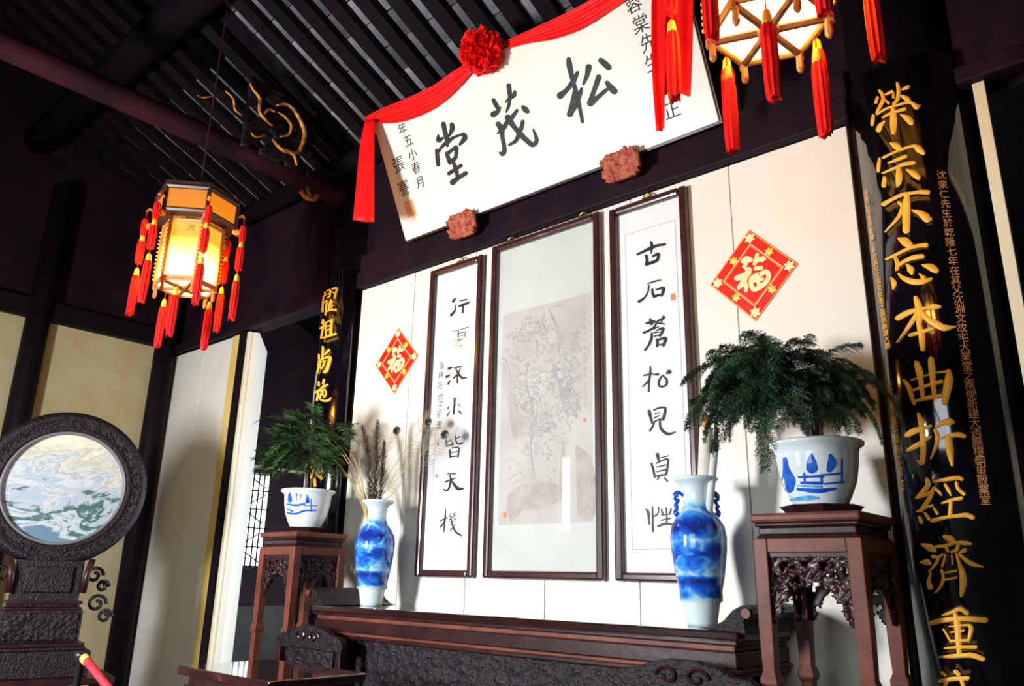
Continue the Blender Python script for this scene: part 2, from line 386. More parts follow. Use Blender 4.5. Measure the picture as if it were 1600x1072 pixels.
def carve(mb, mapf, nrm, w, h, nu, nv, depth, keep, seed=0.0, fr=9.0):
    """carved openwork: a noise relief grid with its holes cut away, mapf(u, v) in metres"""
    idx = {}
    def vert(i, j, back):
        key = (i, j, back)
        if key in idx: return idx[key]
        u = w * i / nu; v = h * j / nv; P = mapf(u, v)
        hgt = 0 if back else depth * (0.35 + 0.9 * abs(noise.noise(V((u * fr * 2.2, v * fr * 2.2, seed)))) * 2.0 + 0.25 * math.sin(u * fr * 9) * math.sin(v * fr * 9))
        mb.v.append(P + nrm * hgt); idx[key] = len(mb.v) - 1; return idx[key]
    cells = {}
    for i in range(nu):
        for j in range(nv):
            u = w * (i + .5) / nu; v = h * (j + .5) / nv
            if keep(u, v): cells[(i, j)] = True
    for (i, j) in cells:
        mb.f.append((vert(i, j, 0), vert(i + 1, j, 0), vert(i + 1, j + 1, 0), vert(i, j + 1, 0)))
        mb.f.append((vert(i, j, 1), vert(i, j + 1, 1), vert(i + 1, j + 1, 1), vert(i + 1, j, 1)))
        for di, dj, a, b in ((0, -1, (0, 0), (1, 0)), (0, 1, (1, 1), (0, 1)), (-1, 0, (0, 1), (0, 0)), (1, 0, (1, 0), (1, 1))):
            if (i + di, j + dj) not in cells:
                a2 = (i + a[0], j + a[1]); b2 = (i + b[0], j + b[1])
                mb.f.append((vert(*a2, 0), vert(*a2, 1), vert(*b2, 1), vert(*b2, 0)))
    return mb
ONE = lambda n: (lambda P: n)
NF = V((0, -1, 0))

# ================================================================== the setting
XL, XR, YB = -4.75, 4.75, 3.2
TP = math.tan(math.radians(23.5))
def roof_z(y): return 4.555 - TP * y
struct(MB().box(XL - .2, XR + .2, FRONT_Y - .3, YB + .3, -.1, 0).build('floor', 'floor_stone'), 'dark stone floor of the hall')
RIDGE = -2.2
rz = roof_z(RIDGE)
mb = MB()
def slab(a, b, t=.12):
    (y0, z0), (y1, z1) = a, b
    mb.add([(x, y, z + dz) for dz in (0, t) for (y, z) in ((y0, z0), (y1, z1)) for x in (XL - .2, XR + .2)],
           [(0, 1, 3, 2), (4, 6, 7, 5), (0, 4, 5, 1), (2, 3, 7, 6), (0, 2, 6, 4), (1, 5, 7, 3)])
slab((RIDGE, rz + .03), (YB + .3, roof_z(YB + .3) + .03)); slab((RIDGE, rz + .03), (FRONT_Y - .3, rz - TP * (RIDGE - FRONT_Y + .3) + .03))
ceiling = struct(mb.build('ceiling', 'dark_wood'), 'dark timber roof with rafters and grey bricks between them')
# rafters and the brick between them
SP = 0.215
ang = math.atan(TP)
def slope_box(x0, x1, s0, s1, h0, h1):
    """box lying under the rear roof slope: s metres up the slope from the wall line, h below the boards"""
    M = Matrix.Translation((0, 0, roof_z(0))) @ Matrix.Rotation(-ang, 4, 'X')
    return MB().box(x0, x1, -s1, -s0, -h1, -h0, M)
def share(o, parent, dx, dv=V((0, 0, 0))):
    c = o.copy(); COL.objects.link(c); c.parent = parent; c.location = V((dx, 0, 0)) + dv; return c
raf0 = None; bricks0 = []
up = V((0, -math.cos(ang), math.sin(ang)))
xs = [-1.62 + SP * i for i in range(-14, 17)]
xs = [x for x in xs if not (-2.2 < x < -1.85)]
for x in xs:
    if raf0 is None:
        raf0 = slope_box(-.055, .055, 0.02, 2.35, 0.0, .085).build('rafter', 'dark_wood', ceiling); raf0.location = (x + SP * .5, 0, 0)
    else: share(raf0, ceiling, x + SP * .5)
br0 = slope_box(-.0520, .0520, .012, .195, -.012, .022).build('brick', 'grey_brick', ceiling, bevel=.004, seg=1)
first = True
for x in xs:
    if x > 1.3: continue
    for k in range(8 if x > -2 else 6):
        dv = up * (.19 * k) + V((0, 0, random.uniform(-.004, .004)))
        if first: br0.location = V((x, 0, 0)) + dv; first = False
        else: share(br0, ceiling, x, dv)

# rear wall: dark frame with white boards
mb = MB()
mb.box(XL, XR, .03, .14, 3.30, 4.60)
mb.box(-1.8, 1.8, .03, .14, 0, 3.30); mb.box(XL, -3.42, .03, .14, 0, 3.30); mb.box(3.42, XR, .03, .14, 0, 3.30)
wall_back = struct(mb.build('wall_back', 'purple_wood'), 'rear wall of white boards under a dark timber header')
for i in range(6):
    x0 = -1.775 + i * .5917
    MB().box(x0 + .0025, x0 + .5895, 0, .03, .02, 3.296).build('board', 'white_panel', wall_back, bevel=.002, seg=1)
for x0, x1 in ((-4.71, -4.10), (-4.097, -3.59), (3.44, 4.1), (4.103, 4.71)):
    MB().box(x0, x1, 0, .03, .02, 3.27).build('board', 'white_panel', wall_back, bevel=.002, seg=1)
MB().box(-3.587, -3.44, -.012, .03, .02, 3.272).build('edge_board', 'warm_lit_edge', wall_back, bevel=.003, seg=1)
def beam_x(n, x0, x1, y0, y1, z0, z1, m='purple_wood', bev=.012):
    return struct(MB().box(x0, x1, y0, y1, z0, z1).build('trim_%d' % n, m, bevel=bev))
tag(beam_x(1, -1.80, 1.80, -.05, .03, 3.30, 3.43), 'lower dark beam right above the white boards')
tag(beam_x(2, -1.80, 1.80, -.025, .03, 3.43, 3.58), 'upper dark beam behind the foot of the name board')
tag(beam_x(3, XL + .1, -2.24, -.05, .03, 3.285, 3.37), 'dark lintel over the side doorway and white partition')
tag(beam_x(4, 2.24, XR - .1, -.05, .03, 3.285, 3.37), 'dark lintel right of the pillar with the long gold verse')
tag(struct(MB().box(-3.445, -3.36, -.03, .10, 0, 3.29).build('trim_5', 'dark_wood', bevel=.006)), 'black door post between white partition and open white door leaf')
tag(struct(MB().box(2.293, 2.338, -.01, .05, 0, 3.285).build('trim_6', 'jamb_cream', bevel=.003)), 'narrow cream door jamb at the right edge of the view')
# wall plate and purlins
tag(struct(MB().tube([(XL, -.06, 4.42), (XR, -.06, 4.42)], .085, 14).build('trim_7', 'dark_wood', smooth=True)), 'round wall plate carrying the rafter ends')
tag(struct(MB().tube([(XL, -1.52, roof_z(-1.52) - .22), (XR, -1.52, roof_z(-1.52) - .22)], .13, 16).build('trim_8', 'dark_wood', smooth=True)), 'round purlin crossing under the rafters')
for n, sx in ((9, -1), (10, 1)):
    x = 2.04 * sx
    mb = MB(); pts = [(x, .15, 4.10), (x, -.4, 4.13), (x, -1.2, 4.13), (x, -2.2, 4.13), (x, -4.2, 4.10)]
    mb.tube(catmull(pts, 5), .08, 18)
    tag(struct(mb.build('trim_%d' % n, 'beam_wood', smooth=True)), 'reddish round crossbeam running forward from the %s pillar' % ('left' if sx < 0 else 'right'))
# left wall
mb = MB()
mb.box(XL - .12, XL, FRONT_Y, YB, 3.33, 5.6)
mb.box(XL - .12, XL, FRONT_Y, .98, 0, 3.33); mb.box(XL - .12, XL, 1.24, YB, 0, 3.33)
mb.box(XL - .12, XL, .98, 1.24, 0, 1.30); mb.box(XL - .12, XL, .98, 1.24, 2.26, 3.33)
wall_left = struct(mb.build('wall_left', 'purple_wood'), 'left side wall with plastered bays between dark posts')
for y0, y1 in ((-1.17, -.20), (-2.5, -1.34), (-3.7, -2.64)):
    MB().box(XL, XL + .03, y0, y1, .02, 3.33).build('plaster_bay', 'plaster', wall_left)
for y in (-.12, -1.255, -2.57):
    MB().lathe([(.095, 0), (.095, 4.6)], (XL + .09, y, 0), 18).build('post', 'dark_wood', wall_left, smooth=True)
MB().box(XL, XL + .12, FRONT_Y, 0, 3.33, 3.5).build('rail', 'dark_wood', wall_left, bevel=.01)
struct(MB().box(XR, XR + .12, FRONT_Y, YB, 0, 5.6).build('wall_right', 'purple_wood'), 'dark right side wall')
# rear room end wall with its door opening, courtyard front with its openings
mb = MB(); y0, y1 = YB, YB + .1
mb.box(XL, -1.85, y0, y1, 0, 3.4); mb.box(-.55, XR, y0, y1, 0, 3.4); mb.box(-1.85, -.55, y0, y1, 2.65, 3.4); mb.box(-1.85, -.55, y0, y1, 0, .35)
struct(mb.build('wall_rear_room', 'dark_wood'), 'dark wall of the room behind the screen wall')
mb = MB(); y0, y1 = FRONT_Y - .1, FRONT_Y
opens = [(-3.23, -3.03, 1.8, 2.7), (-1.33, -.73, 1.2, 2.24), (.52, 2.18, .9, 2.53)]
x = XL
for (a, b, z0, z1) in opens:
    mb.box(x, a, y0, y1, 0, 5.2); mb.box(a, b, y0, y1, z1, 5.2)
    if z0 > 0: mb.box(a, b, y0, y1, 0, z0)
    x = b
mb.box(x, XR, y0, y1, 0, 5.2)
struct(mb.build('wall_front', 'dark_wood'), 'courtyard front of dark timber with openings')
# open white door leaf swung back into the rear room
hx, hy = V((-3.318, .03, 0)), V((-3.812, .42, 0)); d = (hy - hx).normalized(); n = V((d.y, -d.x, 0))
root = hx
door = struct(MB().add([p + V((0, 0, z)) for z in (.03, 3.27) for p in (hx, hy, hy - n * .05 * -1 + n * 0, hx + n * .05)],
              [(0, 3, 2, 1), (4, 5, 6, 7), (0, 1, 5, 4), (1, 2, 6, 5), (2, 3, 7, 6), (3, 0, 4, 7)]).build('door_1', 'white_panel'), 'white door leaf standing open at the dark side doorway')
MB().box(-3.357, -3.318, -.006, .05, .03, 3.272).build('stile', 'jamb_cream', door, bevel=.003, seg=1)
# lattice window in the rear room
win = struct(MB().box(XL - .02, XL + .005, .99, 1.23, 1.31, 2.25).build('window_1', 'day_pane'), 'lattice window lit by daylight seen past the open door')
for z in (1.31, 1.5, 1.69, 1.88, 2.07, 2.24): MB().box(XL, XL + .02, .98, 1.24, z - .006, z + .006).build('lattice_bar', 'dark_wood', win)
for y in (.985, 1.045, 1.11, 1.17, 1.235): MB().box(XL, XL + .02, y - .005, y + .005, 1.30, 2.26).build('lattice_bar', 'dark_wood', win)
for i, z in enumerate((1.40, 1.6, 1.79, 1.98, 2.15)):
    s = .05 if i % 2 else -.05
    MB().tube([(XL + .012, 1.02, z - s), (XL + .012, 1.2, z + s)], .006, 6).build('lattice_bar', 'dark_wood', win)
sill = MB().box(XL + .01, XL + .1, .2, 2.4, 0.05, .93).build('low_wall', 'floor_stone', wall_left)
MB().box(XL + .0, XL + .03, .2, 2.4, 2.30, 2.33).build('shelf_rail', 'plaster', wall_left)

# ================================================================== pillars and the gold couplet boards
PX, PY, PR, BR = 2.02, .15, .25, .277
for sx, nm in ((1, 'right'), (-1, 'left')):
    c = V((PX * sx, PY, 0))
    p = thing('pillar', 'round dark pillar carrying the %s couplet board' % ('long right-hand' if sx > 0 else 'left-hand, half hidden'), 'pillar', c, 'pillars beside the screen wall')
    MB().lathe([(PR, .16), (PR, 4.15)], c, 36).build('shaft', 'dark_wood', p, smooth=True)
    MB().lathe([(.30, 0), (.34, .05), (.33, .11), (.27, .17)], c, 36).build('plinth', 'floor_stone', p, smooth=True)
def couplet(sx, label):
    c = V((PX * sx, PY, 0)); z0, z1 = .55, 3.46
    t = thing('couplet_board', label, 'sign', (c.x, c.y - BR, z0), 'couplet boards on the pillars')
    half = math.asin(.216 / BR); n = 16; mb = MB(); vs = []
    for r in (BR - .022, BR):
        for z in (z0, z1):
            for i in range(n + 1):
                a = -PI / 2 - half + 2 * half * i / n; vs.append(c + V((r * math.cos(a), r * math.sin(a), z)))
    k = n + 1; fs = []
    for i in range(n):
        fs += [(i, i + 1, k + i + 1, k + i), (2 * k + i, 3 * k + i, 3 * k + i + 1, 2 * k + i + 1), (i, 2 * k + i, 2 * k + i + 1, i + 1), (k + i, k + i + 1, 3 * k + i + 1, 3 * k + i)]
    fs += [(0, k, 3 * k, 2 * k), (n, 2 * k + n, 3 * k + n, k + n)]
    mb.add(vs, fs).build('board', 'lacquer_black', t, smooth=False)
    for o in t.children:
        for f in o.data.polygons: f.use_smooth = abs(f.normal.z) < .5
    return t, c
cr, cc = couplet(1, 'long curved black board with large gold characters on the right pillar')
mapr = lambda x, y: on_cyl(x, y, cc.x, cc.y, BR)
nr = lambda P: V((P.x - cc.x, P.y - cc.y, 0)).normalized()
GOLD = [
(1310,110,8,"740,170,45 755,250,55 740,360,50 690,420,35|800,240,25 865,210,55 895,200,15|520,260,40 550,300,50 560,370,50 500,490,40 480,530,25|470,400,40 490,345,40|600,300,30 670,265,40|690,280,30 690,340,35|600,380,30 630,410,40|800,325,40 860,360,70 900,390,40|490,550,25 600,480,30 730,440,30 850,405,35 920,410,45 975,455,75 1015,445,25|440,570,40 430,630,50 425,680,40|560,590,25 640,545,35 740,510,40 830,485,45|685,490,55 690,600,85 690,700,85 690,780,60|580,640,20 530,690,60 505,740,70|790,560,30 860,600,80 910,650,80"),
(1310,215,8,"660,75,35 710,100,85 760,130,70|565,250,35 680,195,30 800,145,35 940,105,40 1000,140,90 1060,190,60|515,270,35 505,350,50 500,420,40|630,320,20 740,275,45 845,235,45|560,445,25 700,385,35 820,335,50 945,315,50|755,390,60 760,480,85 755,560,75 740,610,30|580,510,50 570,600,60|860,405,30 940,450,80 1000,500,70"),
(1330,290,8,"410,230,60 520,170,45 640,115,50 780,90,40 880,80,55 960,85,60|600,215,40 640,270,50 600,380,50 520,480,35 430,580,15|700,120,70 690,250,100 690,400,100 690,560,90|765,310,25 860,345,75 950,410,110 985,420,60"),
(1330,365,8,"610,70,50 670,100,110 730,140,90|445,320,30 560,265,40 700,195,45 830,155,50 940,145,60|560,310,50 580,380,55 570,450,45|590,400,45 680,340,50 780,300,60 890,285,60|510,560,30 535,620,70 530,690,30|600,510,30 660,560,60 760,600,75 880,605,70 1000,570,40|860,510,25 910,560,70|710,400,45 745,450,90 760,490,60|890,395,20 990,420,90 1060,460,80"),
(1350,450,8,"650,130,60 680,220,90 700,340,90 690,450,70 720,600,80 735,760,70|430,375,70 550,310,70 680,270,50 800,250,40 870,235,75 950,235,40|660,330,60 590,440,60 500,570,40 420,680,15|720,300,60 800,390,80 920,460,90 1010,500,80 1150,485,15|580,590,50 690,560,50 860,510,45"),
(1370,545,8,"345,400,40 400,480,60 440,600,55 470,690,40|500,185,70 530,280,90 550,400,70 575,590,55|680,140,80 690,250,90 700,400,70 720,580,55|440,390,20 600,340,25 760,300,22 870,285,35|900,290,70 900,400,110 870,550,100 850,670,80|460,520,35 600,470,40 810,410,50|470,660,35 640,615,55 800,590,50"),
(1370,635,8,"525,100,45 555,200,75 570,320,70 580,450,75 580,600,70 565,710,60 510,675,20|385,355,70 480,305,80 600,270,50 680,245,35|400,545,50 500,490,65 600,430,45 680,380,25|740,265,25 830,205,70 920,195,90 960,200,40|730,300,40 760,380,60 740,500,50 680,650,25|790,405,25 900,370,50 1020,355,65 1095,375,50|890,400,80 910,550,95 945,730,45"),
(1390,725,8,"470,200,60 480,270,70 400,360,50 350,420,40|350,420,40 440,390,50 530,340,40|550,310,45 500,430,60 400,580,50|360,590,30 440,550,40 540,520,35|380,670,40 400,730,50|450,620,35 495,690,45|560,560,30 600,620,40|560,220,30 700,195,50 850,175,55 905,190,50|560,300,40 620,350,40 650,390,25|700,260,40 740,330,50 770,390,25|840,240,50 860,310,50 930,375,50|660,490,25 780,450,40 900,430,50|770,470,50 760,640,55|550,710,60 700,670,45 850,650,50 960,640,60 1040,670,60"),
(1400,825,8,"340,210,40 420,245,90 480,280,60|330,430,40 390,430,85 430,450,40|440,570,25 410,670,50 430,740,75|610,110,50 680,140,90 720,170,60|510,235,40 620,225,45 760,185,40 860,190,60 930,200,40|780,210,45 760,270,50 700,300,40|630,240,40 650,290,40|590,330,25 540,370,40 500,450,40 420,550,20|470,360,50 540,370,30|620,340,30 600,420,35 580,480,30|700,340,25 710,450,25|760,330,35 790,440,45 830,560,80 840,700,90 820,840,50|860,280,60 800,320,40 860,390,50 950,450,60 1095,490,15|575,530,35 595,620,40 570,720,40 510,800,25|630,560,30 760,535,30|610,650,30 760,620,30"),
(1400,938,8,"590,185,30 700,150,45 800,110,60 890,160,60|450,285,60 600,250,65 800,230,60 1000,240,70 1120,250,70|600,365,25 650,450,30 690,520,30|670,330,20 880,310,30 940,340,60 930,430,60 910,510,40|690,400,25 850,380,30|690,510,35 900,500,40|745,180,60 770,300,85 780,450,80 795,680,60|620,600,30 800,585,40 1000,585,50|560,710,30 700,700,55 850,690,60 960,690,70 1090,735,60"),
(1400,938,8,"580,905,40 620,940,40|750,895,60 790,930,50|560,1010,50 700,985,60 900,975,60|640,1000,50 600,1120,50|820,1000,50 860,1120,60"),
]
for ox, oy, sc, st in GOLD: character(st, ox, oy, sc, mapr, nr, 'gold_character', 'gold', cr, ridge=.007, lift=.001)
def column(board, c, txt, p0, p1, size, material, squeeze=.9):
    n = len(txt)
    for i, ch in enumerate(txt):
        t = (i + .5) / n; x = p0[0] + (p1[0] - p0[0]) * t; y = p0[1] + (p1[1] - p0[1]) * t
        P = on_cyl(x, y, c.x, c.y, BR); nn = V((P.x - c.x, P.y - c.y, 0)).normalized()
        glyph(ch, size, P + nn * .0015, V((-nn.y, nn.x, 0)), (0, 0, 1), material, board, squeeze=squeeze)
column(cr, cc, '沈東仁先生於乾隆七年在其父沈淵文故宅大業堂之南側新建大週廳樓朝東敬業堂', (1470, 266), (1540, 788), .042, 'gold_dull')
column(cr, cc, '沈東仁先生於乾隆七年在其父沈淵文故宅之南側新建大廳', (1352, 296), (1388, 545), .030, 'gold', squeeze=1.15)
column(cr, cc, '堂名敬業後人重修大廳立聯以記其事之本末', (1390, 600), (1411, 768), .032, 'gold', squeeze=1.15)
cl, ccl = couplet(-1, 'curved black board with gold characters on the left pillar, half hidden by foliage')
mapl = lambda x, y: on_cyl(x, y, ccl.x, ccl.y, BR)
nl = lambda P: V((P.x - ccl.x, P.y - ccl.y, 0)).normalized()
K = 13.333
GL = [
(460,440,K,"640,230,40 640,290,45|600,310,25 650,290,30|620,330,25 600,400,40 590,620,40|610,450,25 680,400,35 660,560,35 650,690,30|700,190,35 750,180,35 740,300,35 700,330,25|700,260,20 740,250,20|800,150,35 890,140,45 860,250,50 840,340,45|790,210,25 840,260,25|770,380,35 740,460,35 720,570,40|740,430,30 810,420,30|740,510,30 820,500,30|680,620,30 760,590,40 860,590,60|770,410,30 780,580,35"),
(460,440,K,"600,800,50 590,870,60|550,970,45 620,920,40|600,960,40 580,1060,40 560,1180,35|655,850,30 650,1000,30 660,1120,35|660,860,25 740,820,30|780,800,60 770,950,65 760,1080,60|670,930,30 740,920,25|670,1020,30 740,990,25|620,1170,40 760,1120,50 860,1090,60"),
(460,535,K,"595,100,50 595,200,50 585,310,40|720,160,60 640,250,40|515,260,40 515,340,40|500,440,30 500,560,40 480,640,25|510,400,40 600,340,35 740,310,70 720,430,75 670,580,75 620,620,50|545,420,25 545,540,30|560,410,25 640,390,35 610,470,40 580,540,30"),
(460,535,K,"510,830,40 510,900,45|440,1040,50 540,980,45 620,900,45|615,780,50 600,860,50|620,930,40 690,880,40|500,1000,40 490,1120,45 470,1200,40|560,1010,40 640,990,45 660,1080,40 620,1140,40|590,1000,35 600,1100,35|560,1060,35 540,1180,45 640,1220,45 720,1200,50 760,1160,40"),
(460,640,8,"200,710,30 250,690,45 330,690,30|260,660,40 250,760,40 210,850,30|300,740,30 280,800,40 340,860,40|190,790,30 330,780,30|250,870,40 260,950,35"),
]
for ox, oy, sc, st in GL: character(st, ox, oy, sc, mapl, nl, 'gold_character', 'gold', cl, ridge=.007, lift=.001)

# ================================================================== the name board
BO = V((0, -.10, 3.505)); BV = V((0, -.372, .785)).normalized(); BN = V((1, 0, 0)).cross(BV).normalized(); BH = .865; BW = 1.195
bp = lambda u, v, h=0.0: BO + V((u, 0, 0)) + BV * v + BN * h
mapb = lambda x, y: on_plane(x, y, BO, BN)
nb = ONE(BN)
board = thing('name_board', 'large cream name board with three black characters hung tilted under the roof', 'sign', BO)
def board_box(u0, u1, v0, v1, h0, h1):
    return MB().add([bp(u, v, h) for h in (h0, h1) for v in (v0, v1) for u in (u0, u1)],
                    [(0, 2, 3, 1), (4, 5, 7, 6), (0, 1, 5, 4), (2, 6, 7, 3), (0, 4, 6, 2), (1, 3, 7, 5)])
board_box(-BW, BW, 0, BH, -.035, 0).build('panel', 'board_cream', board, bevel=.003, seg=1)
board_box(-BW - .012, BW + .012, -.012, BH + .012, -.045, -.012).build('rim', 'rosewood', board)
BIG = [
(820,75,8,"550,145,60 560,220,75 590,360,62 620,470,55 650,600,70 690,760,50 722,920,45|660,310,45 600,430,70 520,530,60 445,595,90|625,560,60 590,700,55 562,830,75|710,510,40 690,580,55 640,720,55 600,780,60 570,830,70|800,240,80 780,340,60 735,450,35|950,155,65 1010,205,80 1050,245,75|925,365,70 890,470,65 850,580,60 820,690,85|825,690,85 910,620,60 1020,525,50|1030,435,55 1070,490,80 1120,540,85"),
(710,120,8,"680,110,60 690,190,60 695,280,45 680,360,45 650,440,25|755,190,45 745,230,60 690,270,50 640,320,20|490,290,50 515,340,60 550,400,55|490,470,80 540,440,55 580,385,20|550,590,65 590,660,75 600,740,55 620,850,55 625,930,60 600,965,60 570,950,30|540,710,20 610,650,60 660,570,60 720,510,60 785,420,40|670,510,80 700,560,75 760,640,60 830,720,70 900,790,65 980,850,65 1030,800,55 1010,720,40 988,660,25|855,560,50 845,620,55 810,710,60 770,800,50 690,850,35|860,380,50 890,410,75 915,435,55"),
(610,175,8,"665,150,60 680,230,60 705,330,60 715,420,40|770,160,60 775,210,65 735,300,30|600,290,25 605,350,70 660,325,30|580,480,45 590,560,55 598,660,50|600,500,40 650,430,40 710,380,60 790,320,40 870,290,35 920,280,50 930,330,70 870,405,35|705,520,50 730,590,55 745,640,45|720,520,50 780,470,45 825,440,50 825,510,50 810,580,50 740,620,50|790,630,45 815,700,55 840,800,50|735,770,50 810,720,50 885,670,45|780,880,75 850,825,55 945,765,55"),
]
for ox, oy, sc, st in BIG: character(st, ox, oy, sc, mapb, nb, 'character', 'ink', board)
def board_col(txt, pts, size, material='ink'):
    for ch, (x, y) in zip(txt, pts): glyph(ch, size, mapb(x, y) + BN * .002, (1, 0, 0), BV, material, board)
board_col('年五小春月', ((629, 201), (638, 220), (645, 241), (650, 262), (656, 285)), .085)
board_col('張謇', ((623, 257), (631, 294)), .115)
board_col('蓉棠先生正', ((990, 6), (1001, 37), (1013, 66), (1020, 97), (1050, 172)), .10)
p = mapb(641, 326); u, v = p.x - BO.x, (p - BO).dot(BV)
sl = board_box(u - .045, u + .045, v - .055, v + .055, .0005, .0015).build('red_seal', 'seal_orange', board)
# gilded supports under the board
for x, lab in ((-.60, 'gilded red carved bracket under the left half of the name board'), (.622, 'gilded red carved bracket under the right half of the name board')):
    t = thing('board_support', lab, 'bracket', (x, -.05, 3.36), 'carved supports of the name board')
    mb = MB(); carve(mb, lambda u, v: V((x - .12 + u, -.10 - .05 * (v / .15), 3.365 + v)), NF, .24, .15, 22, 14, .03, lambda u, v: abs((u - .12) / .118) ** 4 + abs((v - .075) / .076) ** 4 < 1.0 + .35 * noise.noise(V((u * 40, v * 40, 3))), x, 14)
    mb.build('carving', 'gilt_red', t, smooth=True)
    MB().box(x - .05, x + .05, -.13, -.04, 3.39, 3.47).build('peg', 'gilt_red', t, bevel=.01)

# red silk on the board
silk = thing('silk_swag', 'red silk drape with a rosette hung over the top of the name board', 'drape', bp(0, BH))
def ribbon(lower, upper, name, mp, nrm, folds=3, amp=.012, lift=.02, ends=12):
    L = catmull([(*p, 0) for p in lower], 6); U = catmull([(*p, 0) for p in upper], 6); n = min(len(L), len(U)); m = 14
    mb = MB()
    for i in range(n):
        for j in range(m + 1):
            t = j / m; x = L[i][0] * (1 - t) + U[i][0] * t; y = L[i][1] * (1 - t) + U[i][1] * t
            P = mp(x, y); a = math.sin(t * folds * 2 * PI + i * .10) + .5 * math.sin(t * 13 + i * .23)
            mb.v.append(P + nrm * (lift + amp * a))
    for i in range(n - 1):
        for j in range(m): mb.f.append((i * (m + 1) + j, i * (m + 1) + j + 1, (i + 1) * (m + 1) + j + 1, (i + 1) * (m + 1) + j))
    o = mb.build(name, 'red_silk', silk, smooth=True)
    s = o.modifiers.new('solid', 'SOLIDIFY'); s.thickness = .004
    return o
ribbon([(576, 190), (608, 193), (640, 188), (682, 169), (715, 142), (742, 112)], [(574, 184), (600, 171), (640, 154), (680, 134), (713, 111), (736, 98)], 'swag', mapb, BN)
ribbon([(795, 77), (830, 69), (870, 61), (912, 45), (955, 18), (1000, -12), (1040, -36), (1064, -55)], [(792, 66), (838, 46), (880, 26), (920, 4), (960, -20), (1000, -44), (1035, -66), (1062, -82)], 'swag', mapb, BN)
ym = bp(0, BH).y - .03
mY = lambda x, y: onY(x, y, ym)
ribbon([(588, 188), (588, 230), (588, 290), (587, 348)], [(573, 188), (566, 230), (560, 290), (554, 345)], 'tail', mY, NF, 1, .01, .01)
ribbon([(1092, -70), (1090, 0), (1088, 80), (1084, 152)], [(1046, -70), (1040, 0), (1037, 80), (1034, 150)], 'tail', mY, NF, 3, .014, .02)
ribbon([(1058, -70), (1050, 20), (1048, 120), (1046, 206)], [(1030, -70), (1026, 20), (1028, 120), (1034, 212)], 'tail', mY, NF, 1, .01, .04)
rc = mapb(768, 82) + BN * .09
mb = MB()
for i in range(70):
    d = V((random.gauss(0, 1), random.gauss(0, 1), random.gauss(0, 1))).normalized()
    if d.dot(BN) < -.5: d = -d
    c = rc + d * .105; u = d.orthogonal().normalized(); w = d.cross(u); b = len(mb.v); n = 9; r = random.uniform(.045, .07); ph = random.random() * 6
    mb.v.append(c - d * .03)
    for j in range(n):
        a = 2 * PI * j / n; mb.v.append(c + (u * math.cos(a) + w * math.sin(a)) * r + d * (.028 * math.sin(a * 3 + ph) + random.uniform(-.006, .012)))
    for j in range(n): mb.f.append((b, b + 1 + j, b + 1 + (j + 1) % n))
mb.ball(rc, .09)
mb.build('rosette', 'red_silk', silk, recalc=False)

# ================================================================== framed scrolls
nf = ONE(NF)
def frame(name, label, x0, x1, z0, z1, w=.042):
    t = thing(name, label, 'framed scroll' if 'verse' in label else 'painting', ((x0 + x1) / 2, -.02, z0))
    for nm, a in (('stile', (x0, x0 + w, z0, z1)), ('stile', (x1 - w, x1, z0, z1)), ('rail', (x0 + w, x1 - w, z0, z0 + w)), ('rail', (x0 + w, x1 - w, z1 - w, z1))):
        MB().box(a[0], a[1], -.046, -.001, a[2], a[3]).build(nm, 'frame_wood', t, bevel=.012)
    MB().box(x0 + w * .6, x1 - w * .6, -.022, -.018, z0 + w * .6, z1 - w * .6).build('glass', 'glass_pane', t)
    return t
def hook(t, x, z):
    mb = MB()
    mb.tube([V((x + .026 * math.cos(a), -.03, z + .024 * math.sin(a))) for a in [PI * i / 8 for i in range(9)]], .005, 6)
    mb.box(x - .032, x + .032, -.036, -.024, z - .006, z + .004)
    mb.build('hanger', 'brass', t)
PYL = -.009
mapf = lambda x, y: onY(x, y, PYL)
def outline(t, pts, w, material, name):
    mb = MB(); P = [onY(x, y, PYL - .0005) for x, y in pts]
    X0, X1, Z0, Z1 = pts_box(P)
    for a in ((X0, X1, Z0, Z0 + w), (X0, X1, Z1 - w, Z1), (X0, X0 + w, Z0, Z1), (X1 - w, X1, Z0, Z1)):
        mb.add([(a[0], PYL - .0008, a[2]), (a[1], PYL - .0008, a[2]), (a[1], PYL - .0008, a[3]), (a[0], PYL - .0008, a[3])], [(0, 1, 2, 3)])
    mb.build(name, material, t, recalc=False)
def pts_box(P): return min(p.x for p in P), max(p.x for p in P), min(p.z for p in P), max(p.z for p in P)
fr_r = frame('verse_scroll', 'narrow framed verse of seven black characters left of the larger red diamond', .475, .955, 1.245, 3.25)
fr_l = frame('verse_scroll', 'narrow framed verse of seven characters right of the smaller red diamond', -.985, -.50, 1.245, 3.245)
fr_c = frame('landscape_scroll', 'wide framed ink landscape of pine and rocks between the two verses', -.418, .405, 1.245, 3.27)
hook(fr_c, -.266, 3.272); hook(fr_c, .287, 3.272); hook(fr_l, -.704, 3.247); hook(fr_r, .722, 3.252)
for t, x0, x1, z1, m in ((fr_r, .475, .955, 3.25, 'paper'), (fr_l, -.985, -.50, 3.245, 'paper'), (fr_c, -.418, .405, 3.27, 'silk_mount')):
    MB().box(x0 + .02, x1 - .02, PYL, -.002, 1.265, z1 - .02).build('mount', m, t)
outline(fr_r, [(977, 367), (1055, 343), (988, 859)], .003, 'line_grey', 'border_line')
outline(fr_l, [(691, 457), (746, 440), (672, 858), (732, 858)], .003, 'line_grey', 'border_line')
